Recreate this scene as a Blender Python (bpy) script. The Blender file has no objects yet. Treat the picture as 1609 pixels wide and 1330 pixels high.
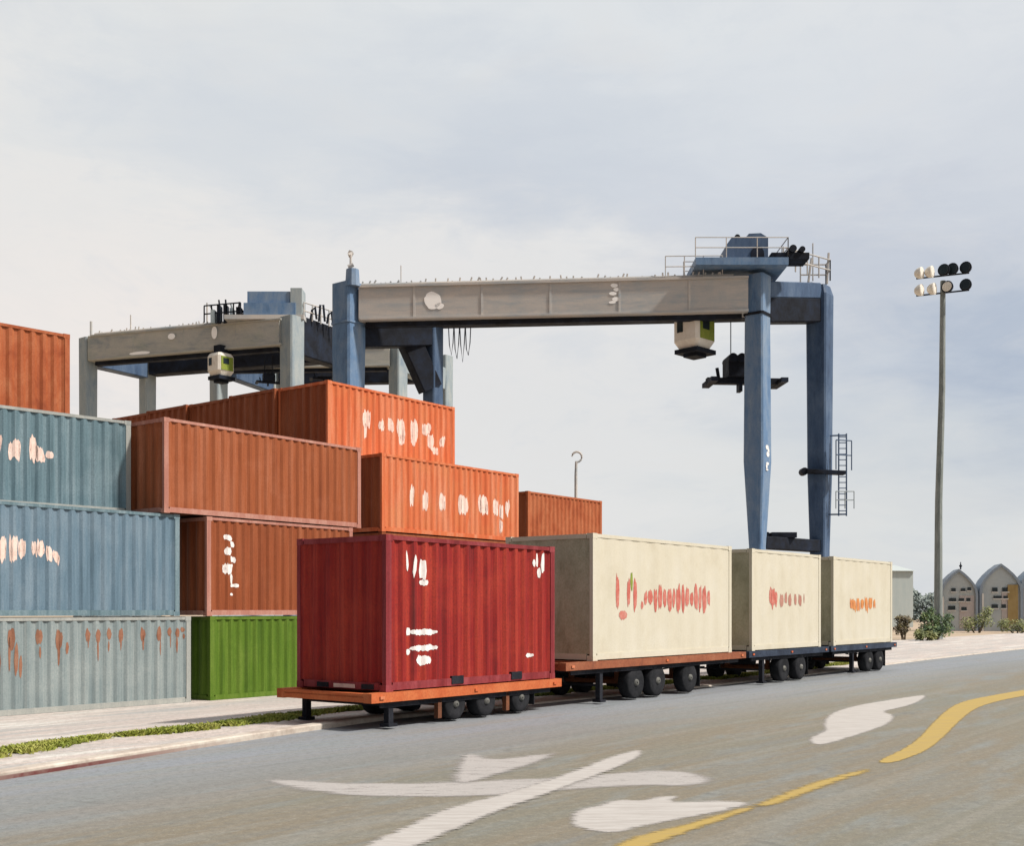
import bpy, bmesh, math, random
import numpy as np
from mathutils import Vector, Matrix
R = math.radians
random.seed(7)
S = bpy.context.scene
COL = S.collection

# ------------------------------------------------------------------ camera
cam_d = bpy.data.cameras.new('camera')
cam = bpy.data.objects.new('camera', cam_d)
COL.objects.link(cam)
cam.location = (0, 0, 2.1)
cam.rotation_euler = (R(90), 0, 0)
cam_d.sensor_width = 36
cam_d.lens = 40.27
cam_d.shift_y = 0.1833
cam_d.clip_start = 0.1
cam_d.clip_end = 6000
S.camera = cam

# ------------------------------------------------------------------ light
SUN_EL, SUN_AZ = R(48), R(106)          # azimuth from +Y towards +X
sd = Vector((math.sin(SUN_AZ) * math.cos(SUN_EL), math.cos(SUN_AZ) * math.cos(SUN_EL), math.sin(SUN_EL)))
sl = bpy.data.lights.new('sun', 'SUN')
sl.energy = 5.0
sl.angle = R(4)
sl.color = (1.0, 0.94, 0.86)
so = bpy.data.objects.new('sun', sl)
so.rotation_euler = sd.to_track_quat('Z', 'Y').to_euler()
so.location = (20, -10, 40)
COL.objects.link(so)

world = bpy.data.worlds.new('World')
S.world = world
world.use_nodes = True
nt = world.node_tree
nt.nodes.clear()


def N(t, kind, **kw):
    n = t.nodes.new(kind)
    for k, v in kw.items():
        setattr(n, k, v)
    return n


def mixc(t, fac, a, b, mode='MIX'):
    n = N(t, 'ShaderNodeMix', data_type='RGBA', blend_type=mode)
    for sock, v in ((n.inputs[0], fac), (n.inputs[6], a), (n.inputs[7], b)):
        if isinstance(v, (int, float)):
            sock.default_value = v
        elif isinstance(v, tuple):
            sock.default_value = v if len(v) == 4 else (*v, 1)
        else:
            t.links.new(v, sock)
    return n.outputs[2]


def math_n(t, op, a, b=None, clamp=False):
    n = N(t, 'ShaderNodeMath', operation=op, use_clamp=clamp)
    for i, v in enumerate((a, b)):
        if v is None:
            continue
        if isinstance(v, (int, float)):
            n.inputs[i].default_value = v
        else:
            t.links.new(v, n.inputs[i])
    return n.outputs[0]


def ramp(t, fac, stops):
    n = N(t, 'ShaderNodeValToRGB')
    el = n.color_ramp.elements
    while len(el) > 1:
        el.remove(el[-1])
    el[0].position = stops[0][0]
    c = stops[0][1]
    el[0].color = (*c, 1) if isinstance(c, tuple) else (c, c, c, 1)
    for p, c in stops[1:]:
        e = el.new(p)
        e.color = (*c, 1) if isinstance(c, tuple) else (c, c, c, 1)
    t.links.new(fac, n.inputs[0])
    return n.outputs[0]


def noise(t, vec, scale, detail=4, rough=.55, dist=0):
    n = N(t, 'ShaderNodeTexNoise')
    n.inputs['Scale'].default_value = scale
    n.inputs['Detail'].default_value = detail
    n.inputs['Roughness'].default_value = rough
    n.inputs['Distortion'].default_value = dist
    if vec is not None:
        t.links.new(vec, n.inputs['Vector'])
    return n


def mapping(t, vec, scale=(1, 1, 1), loc=(0, 0, 0)):
    n = N(t, 'ShaderNodeMapping')
    n.inputs['Scale'].default_value = scale
    n.inputs['Location'].default_value = loc
    t.links.new(vec, n.inputs['Vector'])
    return n.outputs[0]


# cloudy sky: Nishita light behind a broken overcast built on the sky direction
sky = N(nt, 'ShaderNodeTexSky', sky_type='NISHITA', sun_disc=False)
sky.sun_elevation = SUN_EL
sky.sun_rotation = SUN_AZ
sky.air_density = 1.4
sky.dust_density = 2.5
tc = N(nt, 'ShaderNodeTexCoord')
dirv = tc.outputs['Generated']
m1 = mapping(nt, dirv, (1.6, 1.6, 5.0))
n1 = noise(nt, m1, 1.7, 6, .55, .25)
m2 = mapping(nt, dirv, (2.2, 2.2, 8.0), (3.1, .4, 1.7))
n2 = noise(nt, m2, 3.2, 5, .6, .3)
PALE, WARM, BLUE, DEEP = (.82, .825, .825), (.90, .84, .80), (.66, .70, .75), (.55, .60, .70)
c = mixc(nt, ramp(nt, n1.outputs[0], [(.42, 0.), (.66, .6)]), PALE, BLUE)
c = mixc(nt, ramp(nt, n2.outputs[0], [(.42, 0.), (.66, .75)]), c, (.80, .795, .785))
n3 = noise(nt, mapping(nt, dirv, (1, 1, 2.2), (4, 1, 2)), 7.0, 8, .66, .5)
c = mixc(nt, ramp(nt, n3.outputs[0], [(.36, .55), (.52, 0.)]), c, BLUE)
c = mixc(nt, ramp(nt, n3.outputs[0], [(.52, 0.), (.68, .45)]), c, (.76, .755, .75))
warp = N(nt, 'ShaderNodeVectorMath', operation='MULTIPLY_ADD')
nt.links.new(n2.outputs[1], warp.inputs[0])
warp.inputs[1].default_value = (.24, .24, .13)
nt.links.new(dirv, warp.inputs[2])
sq = mapping(nt, warp.outputs[0], (1, 1, 2.0), (-.12, -.12, -.13))


def spot(x, y, size, col, amt, c):
    v = Vector(((x - 804.5) / 1800, 1, (960 - y) / 1800)).normalized()
    v.z *= 2.0
    n = N(nt, 'ShaderNodeVectorMath', operation='DISTANCE')
    nt.links.new(sq, n.inputs[0])
    n.inputs[1].default_value = v
    return mixc(nt, ramp(nt, n.outputs['Value'], [(0., amt), (size * .45, amt * .8), (size, 0.)]), c, col)


c = spot(250, 500, .50, WARM, .95, c)
c = spot(60, 80, .40, (.84, .825, .80), .85, c)
c = spot(900, 640, .38, (.77, .775, .78), .8, c)
c = spot(500, 30, .42, (.76, .79, .80), .7, c)
c = spot(1450, 260, .27, (.46, .515, .63), .9, c)
c = spot(1180, 230, .17, DEEP, .7, c)
c = spot(830, 215, .17, (.47, .53, .64), .85, c)
c = spot(420, 190, .18, BLUE, .75, c)
c = spot(1560, 620, .24, (.42, .49, .61), 1., c)
c = spot(1300, 640, .15, BLUE, .55, c)
c = spot(1380, 800, .24, (.71, .735, .745), .7, c)
c = spot(1560, 70, .32, (.78, .80, .82), .8, c)
c = spot(1000, 60, .32, (.76, .79, .815), .7, c)
c = mixc(nt, ramp(nt, n3.outputs[0], [(.50, 0.), (.70, .35)]), c, (.77, .765, .76))
c = mixc(nt, ramp(nt, n3.outputs[0], [(.32, .35), (.48, 0.)]), c, (.65, .69, .745))
shade_bank = N(nt, 'ShaderNodeVectorMath', operation='DISTANCE')
nt.links.new(warp.outputs[0], shade_bank.inputs[0])
shade_bank.inputs[1].default_value = (-.68, -.70, .25)          # unseen dark cloud added behind left, to darken the container ends
c = mixc(nt, ramp(nt, shade_bank.outputs['Value'], [(.35, .98), (1.05, .92), (1.36, 0.)]), c, (.10, .11, .14))
skyc = N(nt, 'ShaderNodeVectorMath', operation='SCALE')
nt.links.new(sky.outputs[0], skyc.inputs[0])
skyc.inputs['Scale'].default_value = .11
c = mixc(nt, .94, skyc.outputs[0], c)
bg = N(nt, 'ShaderNodeBackground')
nt.links.new(c, bg.inputs[0])
bg.inputs[1].default_value = 1.0
wo = N(nt, 'ShaderNodeOutputWorld')
nt.links.new(bg.outputs[0], wo.inputs[0])

S.view_settings.view_transform = 'Standard'
S.view_settings.look = 'None'
S.view_settings.gamma = 1
S.view_settings.exposure = 0.0

# ------------------------------------------------------------------ frame of the yard
U = Vector((.6088, .7934, 0))
Wv = Vector((-.7934, .6088, 0))
P0 = Vector((-8.70, 31.03, 0))
YAW = math.atan2(.7934, .6088)
YZ = -.40                                  # yard level (road is 0)


def ab(a, b, z=0):
    v = P0 + U * a + Wv * b
    v.z = z
    return v


# ------------------------------------------------------------------ materials
MATS = {}


def material(name):
    m = bpy.data.materials.new(name)
    m.use_nodes = True
    t = m.node_tree
    return m, t, t.nodes['Principled BSDF']


def paint(name, base, light=None, dark=None, stretch=(5, 5, .35), rough=.62, amt=.75, bump=.15, patch=None, metal=0, spec=.22):
    """weathered paint: vertical runs of faded and dirty colour"""
    if name in MATS:
        return MATS[name]
    m, t, p = material(name)
    light = light or tuple(min(1, x * 1.45 + .03) for x in base)
    dark = dark or tuple(x * .55 for x in base)
    tc = N(t, 'ShaderNodeTexCoord')
    info = N(t, 'ShaderNodeObjectInfo')
    off = N(t, 'ShaderNodeVectorMath', operation='MULTIPLY_ADD')
    t.links.new(info.outputs['Random'], off.inputs[0])
    off.inputs[1].default_value = (37, 11, 23)
    t.links.new(tc.outputs['Object'], off.inputs[2])
    v = mapping(t, off.outputs[0], stretch)
    a = noise(t, v, .62, 8, .72, .35)
    b = noise(t, off.outputs[0], .8, 5, .6)
    g = noise(t, off.outputs[0], 26, 3, .7)
    c = mixc(t, ramp(t, a.outputs[0], [(.47, 0.), (.68, amt)]), base, light)
    c = mixc(t, ramp(t, a.outputs[0], [(.30, amt), (.47, 0.)]), c, dark)
    c = mixc(t, ramp(t, b.outputs[0], [(.5, 0.), (.72, .45)]), c, patch or light)
    c = mixc(t, ramp(t, g.outputs[0], [(.35, .35), (.55, 0.)]), c, dark)
    t.links.new(c, p.inputs['Base Color'])
    t.links.new(ramp(t, a.outputs[0], [(.3, min(1, rough + .15)), (.7, rough - .1)]), p.inputs['Roughness'])
    p.inputs['Metallic'].default_value = metal
    p.inputs['Specular IOR Level'].default_value = spec
    bn = N(t, 'ShaderNodeBump')
    bn.inputs['Strength'].default_value = bump
    bn.inputs['Distance'].default_value = .01
    t.links.new(g.outputs[0], bn.inputs['Height'])
    t.links.new(bn.outputs[0], p.inputs['Normal'])
    MATS[name] = m
    return m


def chalk(name, base, alt):
    """hand painted lettering, worn"""
    return paint(name, base, alt, tuple(x * .7 for x in base), (9, 9, 9), .8, .8, .1)


M_RED = paint('crimson_paint', (.245, .013, .012), (.42, .050, .025), (.075, .012, .012), (6, 6, .25), amt=.9)
M_REDTRIM = paint('faded_crimson_paint', (.20, .022, .026), (.33, .07, .08), (.10, .012, .015))
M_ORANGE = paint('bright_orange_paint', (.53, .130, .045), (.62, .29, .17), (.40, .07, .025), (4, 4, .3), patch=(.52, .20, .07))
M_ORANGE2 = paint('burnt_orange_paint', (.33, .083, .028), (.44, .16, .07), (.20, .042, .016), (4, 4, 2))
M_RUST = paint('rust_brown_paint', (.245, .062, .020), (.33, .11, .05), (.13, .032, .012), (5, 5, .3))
M_BROWN = paint('orange_brown_paint', (.285, .078, .026), (.40, .15, .08), (.17, .042, .016), (5, 5, .3))
M_BROWNTRIM = paint('faded_pink_paint', (.38, .17, .13), (.50, .29, .23), (.26, .10, .07))
M_GREY = paint('grey_blue_paint', (.205, .245, .25), (.34, .37, .36), (.10, .145, .16), (7, 7, .25))
M_GREYTRIM = paint('pale_grey_paint', (.30, .31, .29), (.40, .40, .37), (.19, .21, .21))
M_BLUE = paint('mid_blue_paint', (.115, .180, .235), (.22, .28, .33), (.06, .10, .13), (4, 4, .3))
M_TEAL = paint('slate_blue_paint', (.115, .180, .21), (.25, .32, .35), (.05, .085, .10), (6, 6, .25))
M_GREEN = paint('leaf_green_paint', (.078, .145, .010), (.15, .22, .035), (.035, .075, .008), (5, 5, .3))
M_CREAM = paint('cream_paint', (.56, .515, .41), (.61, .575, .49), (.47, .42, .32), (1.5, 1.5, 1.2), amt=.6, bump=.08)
M_CREAMD = paint('shaded_cream_paint', (.42, .40, .29), (.55, .52, .40), (.20, .19, .12), (2, 2, 1), patch=(.17, .17, .11))  # shaded copy of the cream: shade of the end walls put into colour
M_DECK = paint('orange_deck_paint', (.48, .11, .035), (.58, .19, .07), (.26, .05, .02), (3, 3, 3))
M_DECKR = paint('rusty_deck_paint', (.27, .085, .04), (.36, .14, .07), (.09, .035, .025), (3, 3, 3))
M_DECKB = paint('navy_deck_paint', (.022, .032, .055), (.05, .07, .11), (.010, .012, .02), (3, 3, 3))
M_BLACK = paint('black_chassis_paint', (.020, .022, .028), (.05, .05, .06), (.01, .01, .012), (3, 3, 3), spec=.04)
M_TYRE = paint('tyre_rubber', (.022, .023, .026), (.045, .045, .05), (.012, .012, .012), (3, 3, 3), rough=.85, spec=.04)
M_HUB = paint('grey_wheel_hub', (.30, .29, .25), (.45, .44, .38), (.15, .13, .1), (6, 6, 6))
M_RIM = paint('dusty_rim', (.11, .11, .10), (.22, .21, .19), (.04, .04, .04), (8, 8, 8))
M_BROWNMETAL = paint('rusty_brown_steel', (.16, .06, .03), (.28, .10, .04), (.06, .03, .02), (3, 3, 3))
M_CBLUE = paint('crane_blue_paint', (.115, .20, .335), (.26, .315, .38), (.055, .095, .17), (2, 2, .5), rough=.5)
M_CGREY = paint('crane_grey_paint', (.46, .43, .40), (.62, .54, .47), (.25, .31, .36), (.35, 2.5, 3), rough=.55, patch=(.28, .345, .39))
M_CNAVYSHADE = paint('crane_navy_and_shade_paint', (.055, .095, .17), (.12, .17, .25), (.022, .036, .07), (2, 2, .5), rough=.5)  # darker crane blue: shade of the far frame put into colour; also navy parts
M_EMBL = paint('bright_white_emblem', (.95, .94, .92), (.98, .96, .94), (.85, .80, .76), (9, 9, 9), .8, .5, .05)
M_CDARK = paint('crane_dark_paint', (.018, .020, .026), (.025, .035, .06), (.008, .008, .010), (1.5, 1.5, 1.5), rough=.55, spec=.04)
M_CPALE = paint('crane_sage_paint', (.29, .335, .35), (.42, .43, .40), (.13, .19, .26), (2, 2, .5))
M_CPALEG = paint('crane_sage_girder_paint', (.40, .385, .35), (.54, .50, .42), (.17, .22, .25), (.35, 2.5, 3), patch=(.36, .37, .28))
M_WHITE = chalk('white_lettering_paint', (.80, .78, .75), (.72, .60, .57))
M_PEACH = chalk('peach_lettering_paint', (.76, .56, .48), (.78, .66, .60))
M_REDL = chalk('red_lettering_paint', (.50, .13, .10), (.55, .30, .24))
M_ORL = chalk('orange_lettering_paint', (.62, .25, .08), (.50, .16, .10))
M_RUSTST = chalk('rust_stain', (.26, .115, .07), (.30, .17, .11))
M_YGREEN = paint('cab_green_paint', (.20, .26, .035), (.34, .33, .06), (.08, .14, .03), (3, 3, 3))
M_CABW = paint('cab_white_paint', (.72, .68, .60), (.80, .77, .72), (.55, .47, .42), (3, 3, 3))


def glassy(name, base):
    m, t, p = material(name)
    p.inputs['Base Color'].default_value = (*base, 1)
    p.inputs['Roughness'].default_value = .15
    return m


M_GLASS = glassy('dark_glass', (.02, .03, .035))


# ------------------------------------------------------------------ mesh helpers
class MB:
    def __init__(self):
        self.v, self.f = [], []

    def add(self, vs, fs, M=None):
        o = len(self.v)
        for p in vs:
            p = Vector(p)
            self.v.append(M @ p if M else p)
        self.f += [[i + o for i in q] for q in fs]
        return self

    def box(self, x0, x1, y0, y1, z0, z1, M=None):
        vs = [(x, y, z) for z in (z0, z1) for x, y in ((x0, y0), (x1, y0), (x1, y1), (x0, y1))]
        fs = [(3, 2, 1, 0), (4, 5, 6, 7), (0, 1, 5, 4), (1, 2, 6, 5), (2, 3, 7, 6), (3, 0, 4, 7)]
        return self.add(vs, fs, M)

    def loft(self, rings, cap=True, M=None):
        n = len(rings[0])
        vs = [p for r in rings for p in r]
        fs = []
        for i in range(len(rings) - 1):
            for j in range(n):
                k = (j + 1) % n
                fs.append((i * n + j, i * n + k, (i + 1) * n + k, (i + 1) * n + j))
        if cap:
            fs.append(tuple(reversed(range(n))))
            fs.append(tuple(range((len(rings) - 1) * n, len(rings) * n)))
        return self.add(vs, fs, M)

    def beam(self, p0, p1, w, h, up=(0, 0, 1), w1=None, h1=None):
        """box section from p0 to p1, chamfered edges; centred"""
        p0, p1 = Vector(p0), Vector(p1)
        d = (p1 - p0).normalized()
        s = d.cross(Vector(up)).normalized()
        t = s.cross(d).normalized()
        rings = []
        for p, ww, hh in ((p0, w, h), (p1, w1 or w, h1 or h)):
            c = min(ww, hh) * .06
            x, y = ww / 2, hh / 2
            rings.append([p + s * a + t * b for a, b in ((-x + c, -y), (x - c, -y), (x, -y + c), (x, y - c), (x - c, y), (-x + c, y), (-x, y - c), (-x, -y + c))])
        return self.loft(rings)

    def tube(self, pts, r, n=8):
        pts = [Vector(p) for p in pts]
        rs = r if isinstance(r, (list, tuple)) else [r] * len(pts)
        rings = []
        for i, p in enumerate(pts):
            d = (pts[min(i + 1, len(pts) - 1)] - pts[max(i - 1, 0)]).normalized()
            up = Vector((0, 0, 1)) if abs(d.z) < .9 else Vector((1, 0, 0))
            s = d.cross(up).normalized()
            t = s.cross(d)
            rings.append([p + (s * math.cos(2 * math.pi * k / n) + t * math.sin(2 * math.pi * k / n)) * rs[i] for k in range(n)])
        return self.loft(rings)

    def build(self, name, mat, parent=None, smooth=False):
        me = bpy.data.meshes.new(name)
        me.from_pydata([tuple(p) for p in self.v], [], self.f)
        bm = bmesh.new()
        bm.from_mesh(me)
        bmesh.ops.recalc_face_normals(bm, faces=bm.faces)
        bm.to_mesh(me)
        bm.free()
        if smooth:
            for q in me.polygons:
                q.use_smooth = True
        me.materials.append(mat)
        o = bpy.data.objects.new(name, me)
        COL.objects.link(o)
        if parent:
            o.parent = parent
        return o


def thing(name, label, cat, loc=(0, 0, 0), rz=0, group=None):
    o = bpy.data.objects.new(name, None)
    COL.objects.link(o)
    o.location = loc
    o.rotation_euler = (0, 0, rz)
    tag(o, label, cat, group)
    return o


def tag(o, label=None, cat=None, group=None, kind=None):
    for k, v in (('label', label), ('category', cat), ('group', group), ('kind', kind)):
        if v:
            o[k] = v
    return o


def copy_tree(o, parent=None):
    c_ = o.copy()
    COL.objects.link(c_)
    c_.parent = parent
    for ch in [q for q in COL.objects if q.parent == o]:
        copy_tree(ch, c_)
    return c_


# ------------------------------------------------------------------ ground, verge, road
def ground_mat():
    m, t, p = material('sandy_ground')
    tc = N(t, 'ShaderNodeTexCoord')
    a = noise(t, mapping(t, tc.outputs['Object'], (.04, .3, 1)), 1.0, 6, .6, .4)
    b = noise(t, tc.outputs['Object'], 3.0, 8, .7)
    c = ramp(t, a.outputs[0], [(.35, (.34, .25, .15)), (.5, (.42, .33, .23)), (.62, (.48, .34, .27)), (.75, (.47, .43, .37))])
    c = mixc(t, ramp(t, b.outputs[0], [(.4, .3), (.6, 0.)]), c, (.22, .20, .15))
    t.links.new(c, p.inputs['Base Color'])
    p.inputs['Roughness'].default_value = .95
    bn = N(t, 'ShaderNodeBump')
    bn.inputs['Strength'].default_value = .5
    bn.inputs['Distance'].default_value = .05
    t.links.new(b.outputs[0], bn.inputs['Height'])
    t.links.new(bn.outputs[0], p.inputs['Normal'])
    return m


def verge_mat():
    m, t, p = material('worn_concrete_and_gravel')
    tc = N(t, 'ShaderNodeTexCoord')
    co = tc.outputs['Object']
    a = noise(t, mapping(t, co, (.16, 1.1, 1)), 1.0, 7, .62, .6)
    b = noise(t, co, 9.0, 8, .75)
    d = noise(t, mapping(t, co, (.5, 3.0, 1), (5, 3, 0)), 1.2, 5, .6, .4)
    c = ramp(t, a.outputs[0], [(.30, (.29, .30, .30)), (.42, (.43, .40, .38)), (.52, (.50, .42, .38)), (.62, (.58, .55, .51)), (.75, (.66, .65, .61))])
    c = mixc(t, ramp(t, d.outputs[0], [(.52, 0.), (.68, .6)]), c, (.33, .33, .31))
    c = mixc(t, ramp(t, b.outputs[0], [(.38, .55), (.52, 0.)]), c, (.24, .23, .20))
    c = mixc(t, ramp(t, b.outputs[0], [(.56, 0.), (.7, .6)]), c, (.72, .69, .64))
    t.links.new(c, p.inputs['Base Color'])
    p.inputs['Roughness'].default_value = .92
    bn = N(t, 'ShaderNodeBump')
    bn.inputs['Strength'].default_value = .6
    bn.inputs['Distance'].default_value = .03
    t.links.new(b.outputs[0], bn.inputs['Height'])
    t.links.new(bn.outputs[0], p.inputs['Normal'])
    return m


def road_mat():
    m, t, p = material('patched_asphalt')
    tc = N(t, 'ShaderNodeTexCoord')
    co = tc.outputs['Object']
    sep = N(t, 'ShaderNodeSeparateXYZ')
    t.links.new(co, sep.inputs[0])
    a = noise(t, mapping(t, co, (.10, .55, 1)), 1.0, 7, .6, .5)
    b = noise(t, mapping(t, co, (.35, 1.6, 1), (9, 2, 0)), 1.0, 6, .65, .3)
    g = noise(t, co, 38, 6, .8)
    g2 = noise(t, co, 9, 8, .85)
    bl = math_n(t, 'ADD', sep.outputs[1], math_n(t, 'MULTIPLY', a.outputs[0], 3.0))
    # blue-grey lane along the kerb, brown-grey asphalt beside it
    lane = N(t, 'ShaderNodeMapRange')
    t.links.new(bl, lane.inputs[0])
    lane.inputs[1].default_value = -14.8
    lane.inputs[2].default_value = -11.2
    brown = ramp(t, a.outputs[0], [(.3, (.165, .172, .150)), (.46, (.178, .162, .118)), (.56, (.19, .158, .108)), (.7, (.178, .19, .175))])
    c = mixc(t, lane.outputs[0], brown, (.225, .245, .275))
    c = mixc(t, ramp(t, b.outputs[0], [(.50, 0.), (.68, .6)]), c, (.20, .235, .245))
    c = mixc(t, ramp(t, b.outputs[0], [(.30, .5), (.42, 0.)]), c, (.19, .178, .150))
    # long repair patches, tyre-worn streaks and a net of cracks
    st = noise(t, mapping(t, co, (.06, 2.2, 1), (1, 7, 0)), 1.0, 5, .6, .2)
    c = mixc(t, ramp(t, st.outputs[0], [(.52, 0.), (.64, .5)]), c, (.235, .22, .185))
    c = mixc(t, ramp(t, st.outputs[0], [(.34, .5), (.46, 0.)]), c, (.16, .165, .16))
    wv = N(t, 'ShaderNodeVectorMath', operation='MULTIPLY_ADD')
    t.links.new(g2.outputs[1], wv.inputs[0])
    wv.inputs[1].default_value = (.5, .5, 0)
    t.links.new(co, wv.inputs[2])
    vo_ = N(t, 'ShaderNodeTexVoronoi', feature='DISTANCE_TO_EDGE')
    vo_.inputs['Scale'].default_value = .33
    t.links.new(wv.outputs[0], vo_.inputs['Vector'])
    ck = math_n(t, 'MULTIPLY', ramp(t, vo_.outputs['Distance'], [(.0, 1.), (.010, .8), (.022, 0.)]), ramp(t, b.outputs[0], [(.52, 0.), (.62, .35)]))
    c = mixc(t, ck, c, (.07, .065, .06))
    c = mixc(t, ramp(t, g2.outputs[0], [(.38, .6), (.5, 0.)]), c, (.12, .115, .10))
    c = mixc(t, ramp(t, g2.outputs[0], [(.52, 0.), (.64, .5)]), c, (.30, .285, .25))
    c = mixc(t, ramp(t, g.outputs[0], [(.32, .7), (.5, 0.)]), c, (.10, .10, .095))
    c = mixc(t, ramp(t, g.outputs[0], [(.56, 0.), (.72, .6)]), c, (.34, .33, .31))
    t.links.new(c, p.inputs['Base Color'])
    p.inputs['Roughness'].default_value = .85
    bn = N(t, 'ShaderNodeBump')
    bn.inputs['Strength'].default_value = .5
    bn.inputs['Distance'].default_value = .012
    t.links.new(g.outputs[0], bn.inputs['Height'])
    t.links.new(bn.outputs[0], p.inputs['Normal'])
    return m


def yard_obj(mb, name, mat):
    """mesh given in (a, b, z) coordinates of the yard"""
    o = mb.build(name, mat)
    o.location = P0
    o.rotation_euler = (0, 0, YAW)
    return o


g = MB()
g.add([(-1500, -1500, YZ), (3000, -1500, YZ), (3000, 3000, YZ), (-1500, 3000, YZ)], [(0, 1, 2, 3)])
tag(g.build('ground', ground_mat()), kind='structure')

KERB = [(-60, -15.5), (-30, -14.4), (-20, -13.35), (-13.6, -12.5), (-11.9, -12.15), (-10.5, -11.85), (-8.5, -11.4), (-6.1, -10.95), (-3.4, -10.5), (1.3, -10.6), (7, -10.9), (16.3, -10.8), (30, -10.2), (48, -9.9), (120, -9.9), (400, -9.9), (1200, -9.9)]


def kerb_b(a):
    for (a0, b0), (a1, b1) in zip(KERB, KERB[1:]):
        if a <= a1:
            return b0 + (b1 - b0) * (a - a0) / (a1 - a0)
    return KERB[-1][1]


# road slab
r_ = MB()
aa = [-60, -45, -30, -20] + [x * 1.0 for x in range(-16, 31)] + [40, 48, 80, 120, 200, 400, 1200]
vs, fs = [], []
for x in aa:
    vs += [(x, kerb_b(x), 0), (x, -40, 0), (x, kerb_b(x), YZ + .02)]
for i in range(len(aa) - 1):
    fs += [(3 * i, 3 * i + 1, 3 * i + 4, 3 * i + 3), (3 * i, 3 * i + 3, 3 * i + 5, 3 * i + 2)]
r_.add(vs, fs)
tag(yard_obj(r_, 'road', road_mat()), kind='structure')

# verge: flat behind the kerb, then falls to the yard
v_ = MB()
vs, fs = [], []
rnd = random.Random(3)
prof = [(.22, .03), (1.2, .035), (2.3, .02), (3.0, -.02), (4.5, -.11), (6.0, -.22), (8.0, -.33), (10.0, YZ + .015), (16.0, YZ + .012), (17.0, YZ + .004)]
for x in aa:
    kb = kerb_b(x)
    for d, z in prof:
        vs.append((x, kb + d, z + (rnd.uniform(-.012, .012) if .5 < d < 9 else 0)))
n = len(prof)
for i in range(len(aa) - 1):
    for j in range(n - 1):
        fs.append((i * n + j, (i + 1) * n + j, (i + 1) * n + j + 1, i * n + j + 1))
v_.add(vs, fs)
vo = yard_obj(v_, 'verge', verge_mat())
tag(vo, kind='structure')

# kerb stone
k_ = MB()
vs, fs = [], []
for x in aa:
    kb = kerb_b(x)
    h_ = .10 if x < -4 else (.10 - (x + 4) * .02 if x < -1 else .038)
    vs += [(x, kb - .01, -.2), (x, kb - .01, h_ - .02), (x, kb + .02, h_), (x, kb + .23, h_), (x, kb + .24, -.2)]
for i in range(len(aa) - 1):
    for j in range(4):
        fs.append((5 * i + j, 5 * (i + 1) + j, 5 * (i + 1) + j + 1, 5 * i + j + 1))
k_.add(vs, fs)


def kerb_mat():
    m, t, p = material('kerb_with_worn_red_paint')
    tc = N(t, 'ShaderNodeTexCoord')
    co = tc.outputs['Object']
    sep = N(t, 'ShaderNodeSeparateXYZ')
    t.links.new(co, sep.inputs[0])
    a = noise(t, co, 2.5, 7, .7)
    red = N(t, 'ShaderNodeMapRange')                 # red paint only on the stretch at the left
    t.links.new(sep.outputs[0], red.inputs[0])
    red.inputs[1].default_value = -7.0
    red.inputs[2].default_value = -10.5
    low = N(t, 'ShaderNodeMapRange')
    t.links.new(sep.outputs[2], low.inputs[0])
    low.inputs[1].default_value = .060
    low.inputs[2].default_value = .045
    f_ = math_n(t, 'MULTIPLY', red.outputs[0], low.outputs[0])
    f_ = math_n(t, 'MULTIPLY', f_, ramp(t, a.outputs[0], [(.3, .6), (.5, 1.)]))
    conc = ramp(t, a.outputs[0], [(.3, (.30, .24, .20)), (.5, (.46, .40, .34)), (.7, (.58, .54, .47))])
    c = mixc(t, f_, conc, (.12, .032, .030))
    t.links.new(c, p.inputs['Base Color'])
    p.inputs['Roughness'].default_value = .9
    return m


tag(yard_obj(k_, 'kerb', kerb_mat()), kind='structure')


# grass growing in a broken strip of the verge
def grass_strip():
    m, t, p = material('dry_green_grass')
    info = N(t, 'ShaderNodeTexCoord')
    a = noise(t, info.outputs['Object'], 1.3, 4, .6)
    c = ramp(t, a.outputs[0], [(.35, (.13, .17, .020)), (.5, (.24, .27, .035)), (.68, (.38, .36, .10))])
    t.links.new(c, p.inputs['Base Color'])
    p.inputs['Roughness'].default_value = .8
    line = [(-13, -10.9), (-10.8, -9.96), (-9.8, -9.5), (-8.8, -9.25), (-6.9, -9.26), (-4, -8.75), (-1.3, -8.5), (2.8, -9.2), (7.8, -9.33), (13.3, -9.5), (18, -9.3), (24, -8.9)]
    mb = MB()
    rr = random.Random(11)
    for (a0, b0), (a1, b1) in zip(line, line[1:]):
        cnt = int(abs(a1 - a0) * 2200)
        for _ in range(cnt):
            s = rr.random()
            x = a0 + (a1 - a0) * s
            wd = .27 * (.55 + .45 * math.sin(x * 1.7) * math.sin(x * .63 + 1)) + .08
            if math.sin(x * 2.9 + 1.0) > .93:
                continue
            y = b0 + (b1 - b0) * s + max(-1.6, min(1.6, rr.gauss(0, .55))) * wd
            hgt = rr.uniform(.025, .065)
            an = rr.uniform(0, 6.28)
            w_ = rr.uniform(.015, .035)
            dx, dy = math.cos(an) * w_, math.sin(an) * w_
            lx, ly = rr.uniform(-.13, .13), rr.uniform(-.08, .08)
            d = y - kerb_b(x)
            z = next((z0 + (z1 - z0) * (d - d0) / (d1 - d0) for (d0, z0), (d1, z1) in zip(prof, prof[1:]) if d <= d1), -.3) + .02
            mb.add([(x - dx, y - dy, z - .03), (x + dx, y + dy, z - .03), (x + lx + dx * .3, y + ly + dy * .3, z + hgt), (x + lx - dx * .3, y + ly - dy * .3, z + hgt)], [(0, 1, 2, 3)])
    o = mb.build('grass', m)
    o.location = P0
    o.rotation_euler = (0, 0, YAW)
    tag(o, 'thin broken line of yellow green grass along the verge behind the kerb', 'grass', kind='stuff')


grass_strip()


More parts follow.
